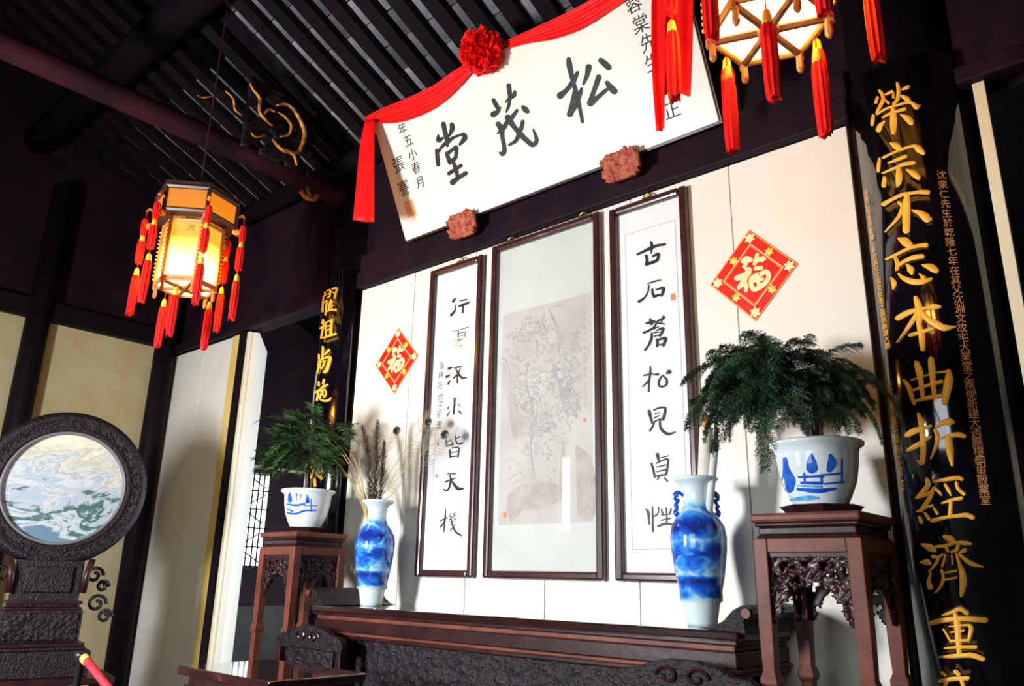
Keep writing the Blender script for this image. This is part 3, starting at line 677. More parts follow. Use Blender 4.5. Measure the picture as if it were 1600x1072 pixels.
VR = [
(930,360,8,"530,300,30 620,258,35 700,220,45 780,190,35 875,175,30|700,150,35 710,200,40 700,290,15|640,320,40 650,370,40 645,420,45|720,325,25 790,295,40 785,350,40 760,385,40 640,425,40"),
(930,360,8,"655,668,15 740,640,20 820,622,18|670,695,25 660,770,22 620,840,25 550,890,40|715,740,30 720,790,35 740,830,35|760,745,15 850,720,40 850,770,40 830,815,35|735,830,35 800,808,30"),
(930,490,8,"640,120,25 720,105,45 750,100,25|690,75,35 705,130,40|855,40,30 830,100,22|790,90,25 870,50,25|830,70,20 770,110,25 740,170,30 660,220,30 605,240,30|770,120,15 830,125,22 875,135,15|730,195,15 790,170,18|760,215,15 850,185,35 835,240,35 810,280,30|710,250,30 700,330,35 660,410,30 625,455,30|740,240,18 810,230,15|740,285,18 820,265,20|775,330,35 780,370,35 775,410,30|780,330,25 880,310,40 870,360,40 855,405,30|770,400,25 860,380,20"),
(930,490,8,"690,660,20 690,740,30 675,850,28 670,970,28|610,775,20 690,755,28 720,745,15|690,780,25 660,850,28 595,915,18|725,765,15 785,760,35|840,775,20 800,840,30 800,900,30 840,915,28 890,890,28 895,830,30 850,775,20|895,745,25 930,730,60 955,730,15"),
(930,624,8,"675,150,45 690,210,40 705,270,35|735,135,20 800,108,25 875,108,30 870,180,40 850,250,40|745,185,15 800,165,15|735,235,18 800,205,15|705,300,18 770,265,20 820,245,18|740,285,22 720,340,25 685,395,25|810,260,28 815,340,32 850,400,38 920,435,38 1005,410,15"),
(930,624,8,"780,690,45 790,740,35 800,790,15|825,730,15 915,705,15|705,805,30 725,870,30 745,970,28|765,800,20 850,760,20 910,750,25 905,840,28 890,940,28|770,850,15 880,820,18|770,905,15 880,880,18|750,965,20 880,940,28|805,960,15 780,1005,20|865,980,18 905,1025,20"),
]
for ox, oy, sc, st in VR: character(st, ox, oy, sc, mapf, nf, 'character', 'ink', fr_r, ridge=.0003, lift=.001)
character("640,370,25 665,410,35 675,550,25|715,335,20 720,450,25 722,640,28|795,340,18 785,420,18 735,455,20|830,370,20 845,430,25|890,350,20 895,440,18 895,540,20|950,360,20 935,425,22|830,440,15 935,425,15|825,505,15 940,480,20|790,580,30 890,545,30 1020,575,35", 930, 750, 8, mapf, nf, 'character', 'ink_grey', fr_r, ridge=.0003, lift=.001)
VL = [
('ink',630,450,8,"650,135,30 625,170,35|650,215,15 650,280,25 600,340,35|710,160,15 795,145,22|700,230,25 780,200,35 825,180,20|750,220,22 745,310,25"),
('ink_brown',630,450,8,"600,545,8 700,525,10 815,490,14|690,530,14 690,620,16|670,580,10 770,550,14 770,610,18|710,600,10 760,590,10|620,665,10 750,640,12|700,655,10 650,735,12 740,720,12"),  # browner, thinner ink: fading by the glass reflection painted into this character
('ink',630,550,8,"575,210,40 605,190,25|545,310,35 580,290,20|565,400,28 590,355,12|610,190,12 660,195,25 740,175,15|720,200,12 680,280,22 630,325,20|660,215,15 690,270,28 740,325,32 790,320,20|680,280,18 678,385,22"),
('ink',630,550,8,"645,580,28 640,680,25 630,780,20|575,685,18 555,715,14|580,745,14 550,800,12|685,650,12 715,680,10|690,735,18 730,770,20"),
('ink',630,660,8,"535,215,18 545,300,20|550,245,12 600,220,15|545,300,14 630,270,18|610,235,12 615,290,15|655,170,18 660,230,18 690,270,20 745,255,20|665,205,10 705,180,18|585,345,18 590,440,18|610,320,12 695,320,18 685,430,20|595,380,10 680,365,12|590,430,14 685,420,14"),
('ink',630,660,8,"555,645,14 655,640,18|585,665,18 595,720,25 575,820,25 545,850,25 505,840,20|530,745,22 600,715,20 665,695,12|600,725,20 640,780,35 690,830,45 750,825,25"),
('ink',630,740,8,"530,450,14 525,550,22 510,725,16|465,590,15 545,555,20|520,580,20 500,630,22 465,670,20|600,495,10 580,540,10 610,540,10 580,580,12|650,490,10 625,515,10 655,520,10 625,550,10 655,570,10 640,580,10|575,600,8 650,600,10|605,570,14 615,640,18 660,730,25 730,775,20|570,645,10 655,640,10|640,655,10 610,690,15 590,715,12"),
]
for m, ox, oy, sc, st in VL: character(st, ox, oy, sc, mapf, nf, 'character', m, fr_l, ridge=.0003, lift=.001)
for ch, (x, y) in zip('篆林兆均子新書', ((691, 571), (689, 586), (688, 602), (688, 621), (688, 634), (687, 647), (686, 664))):
    glyph(ch, .062, onY(x, y, PYL) + NF * .001, (1, 0, 0), (0, 0, 1), 'ink_grey', fr_l, squeeze=.8)
def seal(t, x, y, w, h, m='seal_red'):
    p = onY(x, y, PYL - .001); MB().box(p.x - w, p.x + w, PYL - .0015, PYL, p.z - h, p.z + h).build('red_seal', m, t)
seal(fr_r, 1052, 464, .014, .018); seal(fr_l, 684, 694, .010, .012); seal(fr_l, 682, 744, .010, .012); seal(fr_c, 914, 657, .010, .012); seal(fr_c, 789, 804, .014, .016)
# the ink landscape: flat print
MB().box(-.335, .325, PYL - .001, PYL, 1.535, 2.80).build('picture', 'painting', fr_c)
def wash(pts, m, w, name='brushwork'): character('|'.join(pts), 0, 0, 1, mapf, nf, name, m, fr_c, ridge=.0001, lift=.0016)
wash(["857,482,2 868,505,4 876,530,5 872,548,4", "851,490,2 848,508,3 856,520,3", "866,480,2 880,476,2", "790,560,2 796,580,2 800,610,2 808,620,2", "826,565,2 822,590,2 826,615,2 832,640,3 830,700,2 834,740,2", "862,560,3 870,590,4 884,620,5 900,650,6"], 'wash', 1)
random.seed(3)
def tuft(cx, cy, rx, ry, n, m='wash'):
    out = []
    for i in range(n):
        a = random.random() * 2 * PI; r = math.sqrt(random.random()); x = cx + rx * r * math.cos(a); y = cy + ry * r * math.sin(a); b = random.random() * 2 * PI
        l = random.uniform(2, 5); out.append('%.1f,%.1f,%.1f %.1f,%.1f,1.5' % (x, y, random.uniform(1.5, 2.6), x + l * math.cos(b), y + l * math.sin(b)))
    wash(out, m, 1, 'foliage')
for q in ((840, 525, 45, 30, 130), (870, 590, 40, 55, 170), (820, 610, 28, 60, 130), (850, 670, 45, 40, 130), (830, 730, 40, 40, 70), (895, 540, 25, 40, 70), (800, 570, 16, 60, 60)): tuft(*q, m='wash_light')
tuft(838, 520, 28, 18, 40); tuft(874, 590, 20, 34, 90); tuft(890, 628, 18, 22, 70); tuft(902, 535, 12, 20, 35); tuft(845, 660, 22, 22, 70); tuft(815, 620, 18, 30, 40)
for st in ["800,812,8 808,785,34 830,776,44 856,772,40 876,768,20", "902,700,8 912,720,24 916,760,30 916,800,28", "795,590,6 802,640,14 806,680,10", "880,690,4 880,720,8 878,780,10"]: wash([st], 'wash_rock', 1, 'rock')
for i in range(14): glyph('松壑清泉古岫雲深處有人家畫記'[i], .026, onY(913.5 + i * .1, 488 + i * 11, PYL) + NF * .0016, (1, 0, 0), (0, 0, 1), 'wash', fr_c)

# ================================================================== red diamond papers
def diamond(label, cx, cz, r=.232):
    t = thing('fortune_paper', label, 'paper', (cx, -.003, cz), 'red diamond papers pasted on the white boards')
    D = lambda rr, y: [(cx, y, cz + rr * 1.02), (cx + rr * .965, y, cz), (cx, y, cz - rr * 1.02), (cx - rr * .965, y, cz)]
    MB().add(D(r, -.0005) + D(r, -.004), [(0, 3, 2, 1), (4, 5, 6, 7), (0, 1, 5, 4), (1, 2, 6, 5), (2, 3, 7, 6), (3, 0, 4, 7)]).build('sheet', 'red_paper', t)
    def ring(r0, r1, nm, m):
        MB().add(D(r0, -.0048) + D(r1, -.0048), [(i, (i + 1) % 4, 4 + (i + 1) % 4, 4 + i) for i in range(4)]).build(nm, m, t, recalc=False)
    ring(r * .985, r * .965, 'gilt_line', 'foil_yellow'); ring(r * .69, r * .665, 'gilt_line', 'foil'); ring(r * .64, r * .63, 'gilt_line', 'foil_yellow')
    corners = D(r * .81, -.005)
    for i in range(4):
        a, b = V(corners[i]), V(corners[(i + 1) % 4]); mid = (a + b) / 2
        for p, rad, m in ((a, .024, 'foil'), (mid, .020, 'foil_yellow')):
            mb = MB(); n = 12; mb.v.append(p + NF * .003)
            for j in range(n):
                q = rad * (1.25 if j % 2 else .75); mb.v.append(p + V((q * math.cos(2 * PI * j / n), 0, q * math.sin(2 * PI * j / n))))
            mb.f = [(0, 1 + j, 1 + (j + 1) % n) for j in range(n)]; mb.build('gilt_flower', m, t, recalc=False)
    return t
FU = "650,470,50 700,450,90 750,450,60|660,540,35 690,500,50|690,560,40 730,580,70 690,640,80 580,680,70|690,650,70 650,740,70 600,800,50|660,700,60 690,780,60 690,840,45|830,390,50 820,450,60 800,500,50|840,460,40 900,440,70 930,440,30|810,560,50 880,550,50|840,640,60 760,690,60 760,770,60 790,820,60 870,790,60 950,720,60 975,640,60 940,600,60 860,640,60|840,640,50 850,760,50|780,720,40 900,690,40"
c0 = V((1.272, 0, 2.675))
for cx, cz, lab in ((1.272, 2.675, 'larger-looking red diamond paper with a gold character above the big fern'), (-1.327, 2.676, 'red diamond paper with a gold character above the vase of feathers')):
    t = diamond(lab, cx, cz)
    character(FU, 1080, 350, 8, lambda x, y: onY(x, y, 0) - c0 + V((cx, -.005, cz)), nf, 'gold_character', 'foil', t, ridge=.002, lift=.0005)

# ================================================================== palace lanterns
def tassel_mesh(mb, c, L, r, seed):
    n = 18; rnd = random.Random(seed)
    prof = [(.35, 0), (.8, -.05), (1.0, -.15), (1.06, -.5), (1.0, -.85), (.9, -1.0)]
    base = len(mb.v)
    for k, (q, z) in enumerate(prof):
        for j in range(n):
            a = 2 * PI * j / n; rr = r * q * (1.0 if j % 2 else .78); zz = z * L
            if k == len(prof) - 1: zz += rnd.uniform(-.06, .05) * L
            mb.v.append(V(c) + V((rr * math.cos(a), rr * math.sin(a), zz)))
    for k in range(len(prof) - 1):
        for j in range(n): mb.f.append((base + k * n + j, base + k * n + (j + 1) % n, base + (k + 1) * n + (j + 1) % n, base + (k + 1) * n + j))
    mb.f.append(tuple(base + (len(prof) - 1) * n + j for j in range(n)))
def lantern(label, c, rot):
    c = V(c); t = thing('palace_lantern', label, 'lantern', c, 'palace lanterns hanging before the screen wall')
    A = [rot + PI / 3 * i for i in range(6)]
    P = lambda r, a, z: c + V((r * math.cos(a), r * math.sin(a), z))
    HB, RB, RC = .405, .188, .258
    for i in range(6):
        a, b = A[i], A[i] + PI / 3; m = (a + b) / 2; nn = V((math.cos(m), math.sin(m), 0))
        q = lambda a, r, z: P(r, a, z)
        # body panes, posts
        p = MB().add([q(a, RB - .006, .02), q(b, RB - .006, .02), q(b, RB - .006, HB), q(a, RB - .006, HB)], [(0, 1, 2, 3)]).build('paper_pane', 'lamp_paper', t)
        MB().tube([q(a, RB, -.03), q(a, RB, HB + .02)], .011, 6).build('post', 'lantern_wood_lit', t)
        for z in (.012, HB - .01): MB().tube([q(a, RB, z), q(b, RB, z)], .010, 6).build('rail', 'lantern_wood_lit', t)
        # gilt beaded fret beside the panes
        mb = MB()
        for k in range(13): mb.ball(q(a, RB + .014, .04 + k * .027), .008, n=6, m=4)
        mb.build('beaded_strip', 'gold_dull', t)
        # crown
        MB().add([q(a, RC - .006, HB + .045), q(b, RC - .006, HB + .045), q(b, RC - .006, HB + .175), q(a, RC - .006, HB + .175)], [(0, 1, 2, 3)]).build('crown_pane', 'lamp_crown', t)
        MB().tube([q(a, RC, HB + .02), q(a, RC, HB + .21)], .014, 6).build('crown_post', 'lantern_dark', t)
        for z in (HB + .032, HB + .19): MB().tube([q(a, RC, z), q(b, RC, z)], .015, 6).build('crown_rail', 'lantern_dark', t)
        MB().add([q(a, RC, HB + .03), q(b, RC, HB + .03), q(b, RB, HB + .01), q(a, RB, HB + .01)], [(0, 1, 2, 3)]).build('soffit', 'lantern_dark', t)
        # painted landscape on the crown panes
        cc_ = (q(a, RC, 0) + q(b, RC, 0)) / 2; ux = V((-math.sin(m), math.cos(m), 0)); mb = MB()
        for st in ("-.09,.06,.012 -.05,.05,.02 .0,.055,.016 .03,.05,.01", "-.08,.09,.006 -.05,.105,.01 -.02,.085,.006", ".05,.03,.014 .09,.035,.012"):
            stroke(mb, [(x * 1000, y * 1000, w * 1000) for x, y, w in parse(st)], lambda x, y: cc_ + ux * x / 1000 + V((0, 0, HB + .05 + y / 1000)) , -.028, ONE(nn), .0003)
        mb.build('brushwork', 'ink', t, recalc=False)
        # base panes and spokes, corner drops
        MB().add([q(a, RB - .012, .0), q(b, RB - .012, .0), c], [(0, 1, 2)]).build('base_pane', 'lamp_base', t)
        MB().tube([P(.02, a, -.012), q(a, RB + .004, -.012)], .013, 6).build('spoke', 'spoke_wood', t)
        MB().tube([q(a, RB, -.005), q(b, RB, -.005)], .009, 6).build('base_rail', 'lantern_wood_lit', t)
        MB().lathe([(.006, -.085), (.013, -.07), (.011, -.03), (.014, 0)], q(a, RB - .01, 0), 8).build('corner_drop', 'lantern_wood_lit', t)
        # bracket carrying the crown tassels
        MB().tube([q(a, RC, HB + .1), q(a, RC + .035, HB + .12), q(a, RC + .05, HB + .10)], .010, 6).build('bracket_arm', 'gilt_carving', t)
        cloud = MB(); cloud.ball(q(a, RC + .02, HB - .005), .026, n=8, m=5).ball(q(a, RC + .0, HB + .0), .02, n=8, m=5).ball(q(a, RC + .042, HB + .004), .018, n=8, m=5); cloud.build('cloud_scroll', 'gilt_carving', t)
        # crown chain: knot, tassel, tassel
        x = q(a, RC + .05, HB + .10)
        MB().tube([x, x + V((0, 0, -.50))], .0025, 5).build('cord', 'red_tassel', t)
        for k, (z, L, r) in enumerate(((-.02, .12, .020), (-.17, .16, .024), (-.40, .27, .024))):
            mb = MB(); tassel_mesh(mb, x + V((0, 0, z - .03)), L, r, i * 7 + k); o = mb.build('tassel', 'red_tassel', t, smooth=False)
            if k: MB().lathe([(.006, .008), (.013, -.004), (.016, -.03), (.017, -.045)], x + V((0, 0, z)), 10).build('tassel_cap', 'tassel_gold', o, smooth=True)
        # lower tassel from the middle of every other base edge
        if i % 2: continue
        x = (q(a, RB, -.01) + q(b, RB, -.01)) / 2
        MB().tube([x, x + V((0, 0, -.07))], .0025, 5).build('cord', 'red_tassel', t)
        mb = MB(); tassel_mesh(mb, x + V((0, 0, -.09)), .27, .024, i + 50); o = mb.build('tassel', 'red_tassel', t)
        MB().lathe([(.006, .008), (.013, -.004), (.016, -.03), (.017, -.05)], x + V((0, 0, -.055)), 10).build('tassel_cap', 'tassel_gold', o, smooth=True)
    tocam = (V((CAM.x, CAM.y, 0)) - V((c.x, c.y, 0))).normalized(); i = max(range(6), key=lambda k: math.cos(A[k] + PI / 6) * tocam.x + math.sin(A[k] + PI / 6) * tocam.y); m = A[i] + PI / 6
    glyph('忠', .05, P(RB * .866 + .004, m, HB - .06) + V((-math.sin(m), math.cos(m), 0)) * .03, (-math.sin(m), math.cos(m), 0), (0, 0, 1), 'ink_brown', t)
    MB().lathe([(.0, -.03), (.035, -.025), (.04, 0), (.03, .01)], c, 12).build('hub', 'lantern_wood_lit', t, smooth=True)
    MB().lathe([(RC + .01, HB + .205), (RC + .01, HB + .225), (.10, HB + .28), (.03, HB + .36), (0.001, HB + .37)], c, 6, rot=rot).build('roof', 'lantern_dark', t)
    top = c + V((0, 0, HB + .36)); MB().tube([top, V((c.x, c.y, roof_z(c.y) - .02))], .006, 6).build('chain', 'lantern_dark', t)
    return t
lantern('lit six-sided palace lantern with red tassels before the left doorway, seen whole', (-1.925, -1.27, 2.975), math.radians(48))
lantern('lit six-sided palace lantern with red tassels cut off by the top of the picture', (1.925, -1.27, 2.975), math.radians(20))

# ================================================================== altar table
AX, AY0, AY1, AZ = 1.335, -.52, -.02, 1.075
alt = thing('altar_table', 'long dark carved altar table with upturned ends against the white boards', 'table', (0, -.26, 0))
MB().box(-AX, AX, AY0, AY1, AZ - .035, AZ).build('top', 'table_gloss', alt, bevel=.008)
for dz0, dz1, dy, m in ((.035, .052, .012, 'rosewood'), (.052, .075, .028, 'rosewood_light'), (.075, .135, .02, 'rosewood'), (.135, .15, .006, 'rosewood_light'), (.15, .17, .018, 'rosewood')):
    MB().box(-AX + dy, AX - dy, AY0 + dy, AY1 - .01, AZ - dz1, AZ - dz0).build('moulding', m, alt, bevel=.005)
z1 = AZ - .17; mb = MB()
carve(mb, lambda u, v: V((-AX + .06 + u, AY0 + .06, z1 - .30 + v)), NF, AX * 2 - .12, .30, 170, 24, .016, lambda u, v: v > .02 + .02 * math.sin(u * 9), 3.0, 15)
mb.build('carved_apron', 'black_carving', alt, smooth=True)
for i in (0, 4):
    x = -AX + .35 + i * (AX * 2 - .7) / 4; MB().box(x - .03, x + .03, AY0 + .03, AY0 + .07, z1 - .30, z1).build('muntin', 'rosewood', alt, bevel=.004)
for sx in (-1, 1):
    for y in (AY0 + .06, AY1 - .08):
        x = sx * (AX - .10); MB().box(x - .035, x + .035, y - .03, y + .03, 0, AZ - .16).build('leg', 'rosewood', alt, bevel=.006)
    x = sx * (AX - .10); mb = MB(); carve(mb, lambda u, v: V((x, AY0 + .09 + u, .2 + v)), V((sx, 0, 0)), .30, .66, 16, 34, .02, lambda u, v: noise.noise(V((u * 14, v * 14, 2))) > -.12 or u < .03 or u > .27, 5.0, 10)
    mb.build('end_panel', 'rosewood', alt, smooth=True)
    # upturned end: scroll-shaped flange running front to back
    prof = [(0, 0), (-.16, .004), (-.10, .012), (-.05, .035), (-.01, .075), (.03, .095), (.062, .088), (.07, .065), (.055, .045), (.04, .055), (.03, .04), (.035, -.01)]
    MB().extrude([(sx * (AX + u - .01), AZ + w) for u, w in prof], lambda p: (p[0], AY0 + .01, p[1]), lambda p: (p[0], AY1 - .02, p[1])).build('upturned_end', 'black_carving', alt)
    MB().tube([(sx * (AX + .038), AY0 + .008, AZ + .066), (sx * (AX + .038), AY0 - .006, AZ + .066)], .018, 14).build('scroll_boss', 'rosewood_light', alt)

# ================================================================== flower stands
def stand(cx, cy, label):
    t = thing('flower_stand', label, 'stand', (cx, cy, 0), 'tall flower stands at the altar table ends')
    B = lambda h, z0, z1, nm, m, bev=.006: MB().box(cx - h, cx + h, cy - h, cy + h, z0, z1).build(nm, m, t, bevel=bev)
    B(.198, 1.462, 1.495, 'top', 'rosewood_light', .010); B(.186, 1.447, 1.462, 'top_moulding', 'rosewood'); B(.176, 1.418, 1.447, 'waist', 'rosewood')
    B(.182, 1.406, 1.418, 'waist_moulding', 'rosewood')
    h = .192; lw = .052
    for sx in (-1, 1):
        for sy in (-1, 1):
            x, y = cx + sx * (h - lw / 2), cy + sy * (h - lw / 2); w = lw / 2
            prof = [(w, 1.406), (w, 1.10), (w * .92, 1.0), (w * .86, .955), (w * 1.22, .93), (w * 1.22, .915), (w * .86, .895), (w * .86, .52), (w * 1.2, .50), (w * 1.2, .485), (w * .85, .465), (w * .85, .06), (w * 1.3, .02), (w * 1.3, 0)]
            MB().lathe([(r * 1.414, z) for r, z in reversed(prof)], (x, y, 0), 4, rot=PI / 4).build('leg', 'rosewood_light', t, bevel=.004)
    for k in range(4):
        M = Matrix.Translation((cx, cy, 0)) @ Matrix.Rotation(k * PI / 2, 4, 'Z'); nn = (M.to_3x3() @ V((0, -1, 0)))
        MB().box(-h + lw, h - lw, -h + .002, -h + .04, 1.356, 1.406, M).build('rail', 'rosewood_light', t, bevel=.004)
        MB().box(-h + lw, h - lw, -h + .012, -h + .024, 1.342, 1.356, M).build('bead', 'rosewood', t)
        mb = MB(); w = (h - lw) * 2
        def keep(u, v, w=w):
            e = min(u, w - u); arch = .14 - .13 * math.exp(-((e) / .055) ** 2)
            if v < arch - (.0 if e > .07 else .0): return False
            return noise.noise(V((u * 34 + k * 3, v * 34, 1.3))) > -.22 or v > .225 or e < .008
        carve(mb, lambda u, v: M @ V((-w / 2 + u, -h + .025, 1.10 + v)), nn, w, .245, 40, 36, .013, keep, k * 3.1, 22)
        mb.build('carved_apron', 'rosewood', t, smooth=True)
        MB().box(-h + lw, h - lw, -h + .015, -h + .035, .16, .19, M).build('stretcher', 'rosewood', t)
    return t
stand(1.642, -.40, 'tall carved red-brown flower stand under the big fern')
stand(-1.642, -.40, 'tall carved flower stand under the small potted plant left of the altar')

# ================================================================== porcelain
VASE = [(.0, .004), (.060, .0), (.064, .012), (.066, .03), (.080, .10), (.102, .20), (.116, .30), (.119, .355), (.112, .40), (.090, .44), (.068, .465), (.058, .49), (.055, .53), (.060, .56), (.072, .58), (.092, .592), (.098, .60), (.095, .608), (.080, .606), (.056, .585), (.050, .54), (.05, .46), (.08, .40), (.09, .1), (.0, .03)]
def vase(label, x, y, handles=True):
    c = V((x, y, AZ + .001)); t = thing('porcelain_vase', label, 'vase', c, 'blue and white vases on the altar table')
    MB().lathe(VASE, c, 48, cap=False).build('body', 'painted_porcelain', t, smooth=True)
    for sx in ((-1, 1) if handles else ()):
        mb = MB(); rr = lambda u, w: c + V((sx * u, 0, w))
        d = V((.75, .66, 0))
        pts = [(.056, .53), (.078, .545), (.094, .535), (.092, .515), (.078, .51), (.088, .495), (.086, .475), (.096, .46), (.088, .445), (.074, .452)]
        mb.tube(catmull([c + d * (sx * u) + V((0, 0, w)) for u, w in pts], 4), .0075, 8)
        for u, w in ((.086, .532), (.090, .487), (.088, .455)): mb.ball(c + d * (sx * u) + V((0, 0, w)), .011, n=8, m=5)
        mb.build('handle', 'cobalt', t, smooth=True)
    return t
vR = vase('blue and white vase holding rolled scrolls in front of the right verse', 1.07, -.29)
vL = vase('blue and white vase holding feathers and dried stems left of the left verse', -1.07, -.29, False)
def vr(z):
    z -= AZ
    for (r0, z0), (r1, z1) in zip(VASE[1:17], VASE[2:18]):
        if z0 <= z <= z1: return r0 + (r1 - r0) * (z - z0) / max(z1 - z0, 1e-6)
    return 0
POT = [(0, .002), (.092, 0), (.096, .008), (.112, .04), (.132, .09), (.144, .15), (.148, .19), (.152, .215), (.170, .226), (.173, .238), (.167, .243), (.146, .235), (.135, .20), (.0, .195)]
def pot_r(base):
    def f(z):
        z -= base
        for (r0, z0), (r1, z1) in zip(POT[1:8], POT[2:9]):
            if z0 <= z <= z1: return r0 + (r1 - r0) * (z - z0) / max(z1 - z0, 1e-6)
        return 0
    return f
def saucer(label, cx, cy):
    t = MB().lathe([(0, 1.4955), (.118, 1.4955), (.124, 1.502), (.142, 1.520), (.150, 1.526), (.146, 1.529), (.10, 1.524), (0, 1.5235)], (cx, cy, 0), 8, rot=PI / 8)
    return tag(t.build('pot_tray', 'rosewood', loc=(cx, cy, 1.4955)), label, 'tray', 'wooden trays under the flower pots')
saucer('dark wooden tray under the pot of the big fern', 1.642, -.40)
saucer('dark wooden tray under the pot of the small left plant', -1.642, -.40)
PZ = 1.5245
def pot(t, cx, cy, art, ox, oy, sc):
    c = V((cx, cy, PZ)); o = MB().lathe(POT[:-1] + [(.0, .19)], c, 48, cap=False).build('pot', 'porcelain', t, smooth=True)
    MB().lathe([(0, .212), (.06, .215), (.137, .206), (.134, .19)], c, 24, cap=False).build('soil', 'soil', t, smooth=True)
    rf = pot_r(PZ); nrm = lambda P: V((P.x - cx, P.y - cy, -.02)).normalized()
    for m, strokes in art:
        for st in strokes.split('|'):
            mb = MB(); stroke(mb, parse(st), lambda x, y: on_lathe(ox + x / sc, oy + y / sc, cx, cy, rf), .0012, nrm, .0004)
            mb.build('painted_motif', m, o, smooth=True, recalc=False)
    MB().lathe([(.1525, .2155), (.1535, .2175), (.1545, .2165)], c, 40, cap=False).build('rim_line', 'cobalt_light', o)
fernR = thing('potted_fern', 'big dark feathery fern in a blue and white pot on the right stand', 'plant', (1.642, -.40, PZ))
pot(fernR, 1.642, -.40, [('cobalt', "338,430,12 342,460,20 348,490,40 350,512,28|412,418,8 412,435,25 414,455,32|465,420,10 470,440,25 462,460,15|375,515,8 430,520,14 478,514,8|378,480,8 445,478,8|385,497,8 440,498,10|446,475,6 500,470,6|450,500,6 505,494,6|498,430,5 498,497,6|392,470,6 394,498,6|440,474,6 442,500,6"), ('cobalt_light', "355,545,8 400,540,14 430,540,8|372,505,5 440,508,7")], 1040, 480, 1.811)
fernL = thing('potted_plant', 'small bushy potted plant in a blue and white pot on the left stand', 'plant', (-1.642, -.40, PZ))
pot(fernL, -1.642, -.40, [('cobalt', "465,540,12 465,560,24 465,582,34|510,540,12 515,560,18 515,582,14|535,548,8 532,570,10|578,552,8 578,590,30|602,575,5 602,655,7|450,608,10 500,616,14 560,608,14|450,640,8 482,655,12|450,665,10 500,672,14 560,652,12 630,650,10|560,620,6 640,618,6")], 340, 640, 4.124)
# foliage
def frond_mesh(L, leaf, n, droop, seed, fine=True):
    """an arching frond; fine ones carry side sprays of needles, the others plain leaflets"""
    rnd = random.Random(seed); mb = MB(); pts = []
    for i in range(13):
        t = i / 12; pts.append(V((L * t * (1 - .18 * droop * t), rnd.uniform(-.004, .004), L * (.34 * t - droop * .75 * t * t))))
    mb.tube(pts, [.0020 * (1 - .7 * i / 12) for i in range(13)], 3)
    def blade(p, a, l, d, w):
        w = d.cross(a).cross(a).normalized() * l * w; b = len(mb.v); mb.v += [p, p + a * l * .5 + w, p + a * l, p + a * l * .5 - w]; mb.f.append((b, b + 1, b + 2, b + 3))
    for k in range(n):
        t = .06 + .94 * k / n; i = min(int(t * 12), 11); f = t * 12 - i; p = pts[i].lerp(pts[i + 1], f); d = (pts[i + 1] - pts[i]).normalized()
        l = leaf * (math.sin(PI * min(t * .9 + .12, 1)) * .8 + .25) * rnd.uniform(.75, 1.2)
        for s in (-1, 1):
            a = (V((0, s, 0)) * .9 + d * .8 + V((0, 0, rnd.uniform(-.45, .2)))).normalized()
            if not fine: blade(p, a, l, d, .13); continue
            m = 11; prev = p
            for q in range(1, m + 1):
                c = p + a * (l * q / m) + V((0, 0, -.45 * l * (q / m) ** 2)); e = V((rnd.uniform(-1, 1), rnd.uniform(-1, 1), rnd.uniform(-1, .6))).normalized()
                blade(prev, (c - prev).normalized(), (c - prev).length * 1.3, V((.3, .2, .9)), .10); prev = c
                for g in (1, -1): blade(c, (a * .6 + e * g * .8).normalized(), .0125 * (1.15 - .5 * q / m), a + V((.01, .02, .03)), .16)
    return mb
def plant(t, c, stems, protos, n, material, spread, z0, z1, seed, size, down, fine, lift, dome=None):
    rnd = random.Random(seed); c = V(c)
    for k in range(stems):
        a = 2 * PI * k / stems + rnd.uniform(-.4, .4); q = .03 * rnd.random()
        p0 = c + V((q * math.cos(a), q * math.sin(a), .20)); p2 = c + V((spread * .33 * math.cos(a), spread * .33 * math.sin(a), z1 * rnd.uniform(.85, 1.05)))
        p1 = (p0 + p2) / 2 + V((-.03 * math.cos(a), -.03 * math.sin(a), .03))
        MB().tube(catmull([p0, p1, p2], 5), [.010 - .0006 * i for i in range(11)], 6).build('stem', 'stem', t, smooth=True)
    meshes = []
    for i, (L, leaf, m, dr) in enumerate(protos):
        o = frond_mesh(L, leaf, m, dr, seed * 31 + i, fine).build('frond', material, t, recalc=False); meshes.append(o)
    off = WORLD[t.name]
    for k in range(n):
        src = meshes[k % len(meshes)]; o = src if k < len(meshes) else src.copy()
        if k < len(meshes):
            for v in o.data.vertices: v.co += off          # built about the world origin: undo the parent shift
        else: COL.objects.link(o); o.parent = t
        a = rnd.uniform(0, 2 * PI); h = rnd.uniform(z0, z1); rr = spread * .36 * math.sqrt(rnd.random()) * (.5 + .5 * (h - z0) / (z1 - z0))
        o.location = V((rr * math.cos(a), rr * math.sin(a), h)) + (c - off)
        up = (h - z0) / (z1 - z0)
        if dome:                                            # crown grown as a dome of short arching sprays
            u = rnd.uniform(-.45 if math.cos(a) > -.4 else .1, 1.0); w = math.sqrt(max(0, 1 - u * u)); f = rnd.uniform(.35, 1.0)
            o.location = V(dome[0]) + V((dome[1][0] * w * math.cos(a), dome[1][1] * w * math.sin(a), dome[1][2] * u)) * f + (c - off); up = max(u, 0)
        b = a + rnd.uniform(-.6, .6); o.rotation_euler = (rnd.uniform(-.5, .5), rnd.uniform(-lift, .25) * up + rnd.uniform(-.1, down) * (1 - up), b)
        s = size * rnd.uniform(.75, 1.2) * (.62 if math.sin(b) > .25 else 1.0) * (.72 if dome and math.cos(b) > .35 else 1.0); o.scale = (s, s, s)
plant(fernR, (1.642, -.40, PZ), 9, [(.21, .062, 19, .8), (.25, .058, 22, 1.15), (.19, .062, 18, .5), (.28, .056, 24, 1.4), (.23, .060, 20, .95), (.18, .060, 18, .35)], 298, 'fern', .30, .38, .50, 5, 1.0, .30, True, .6, ((-.085, -.03, .43), (.25, .19, .215)))
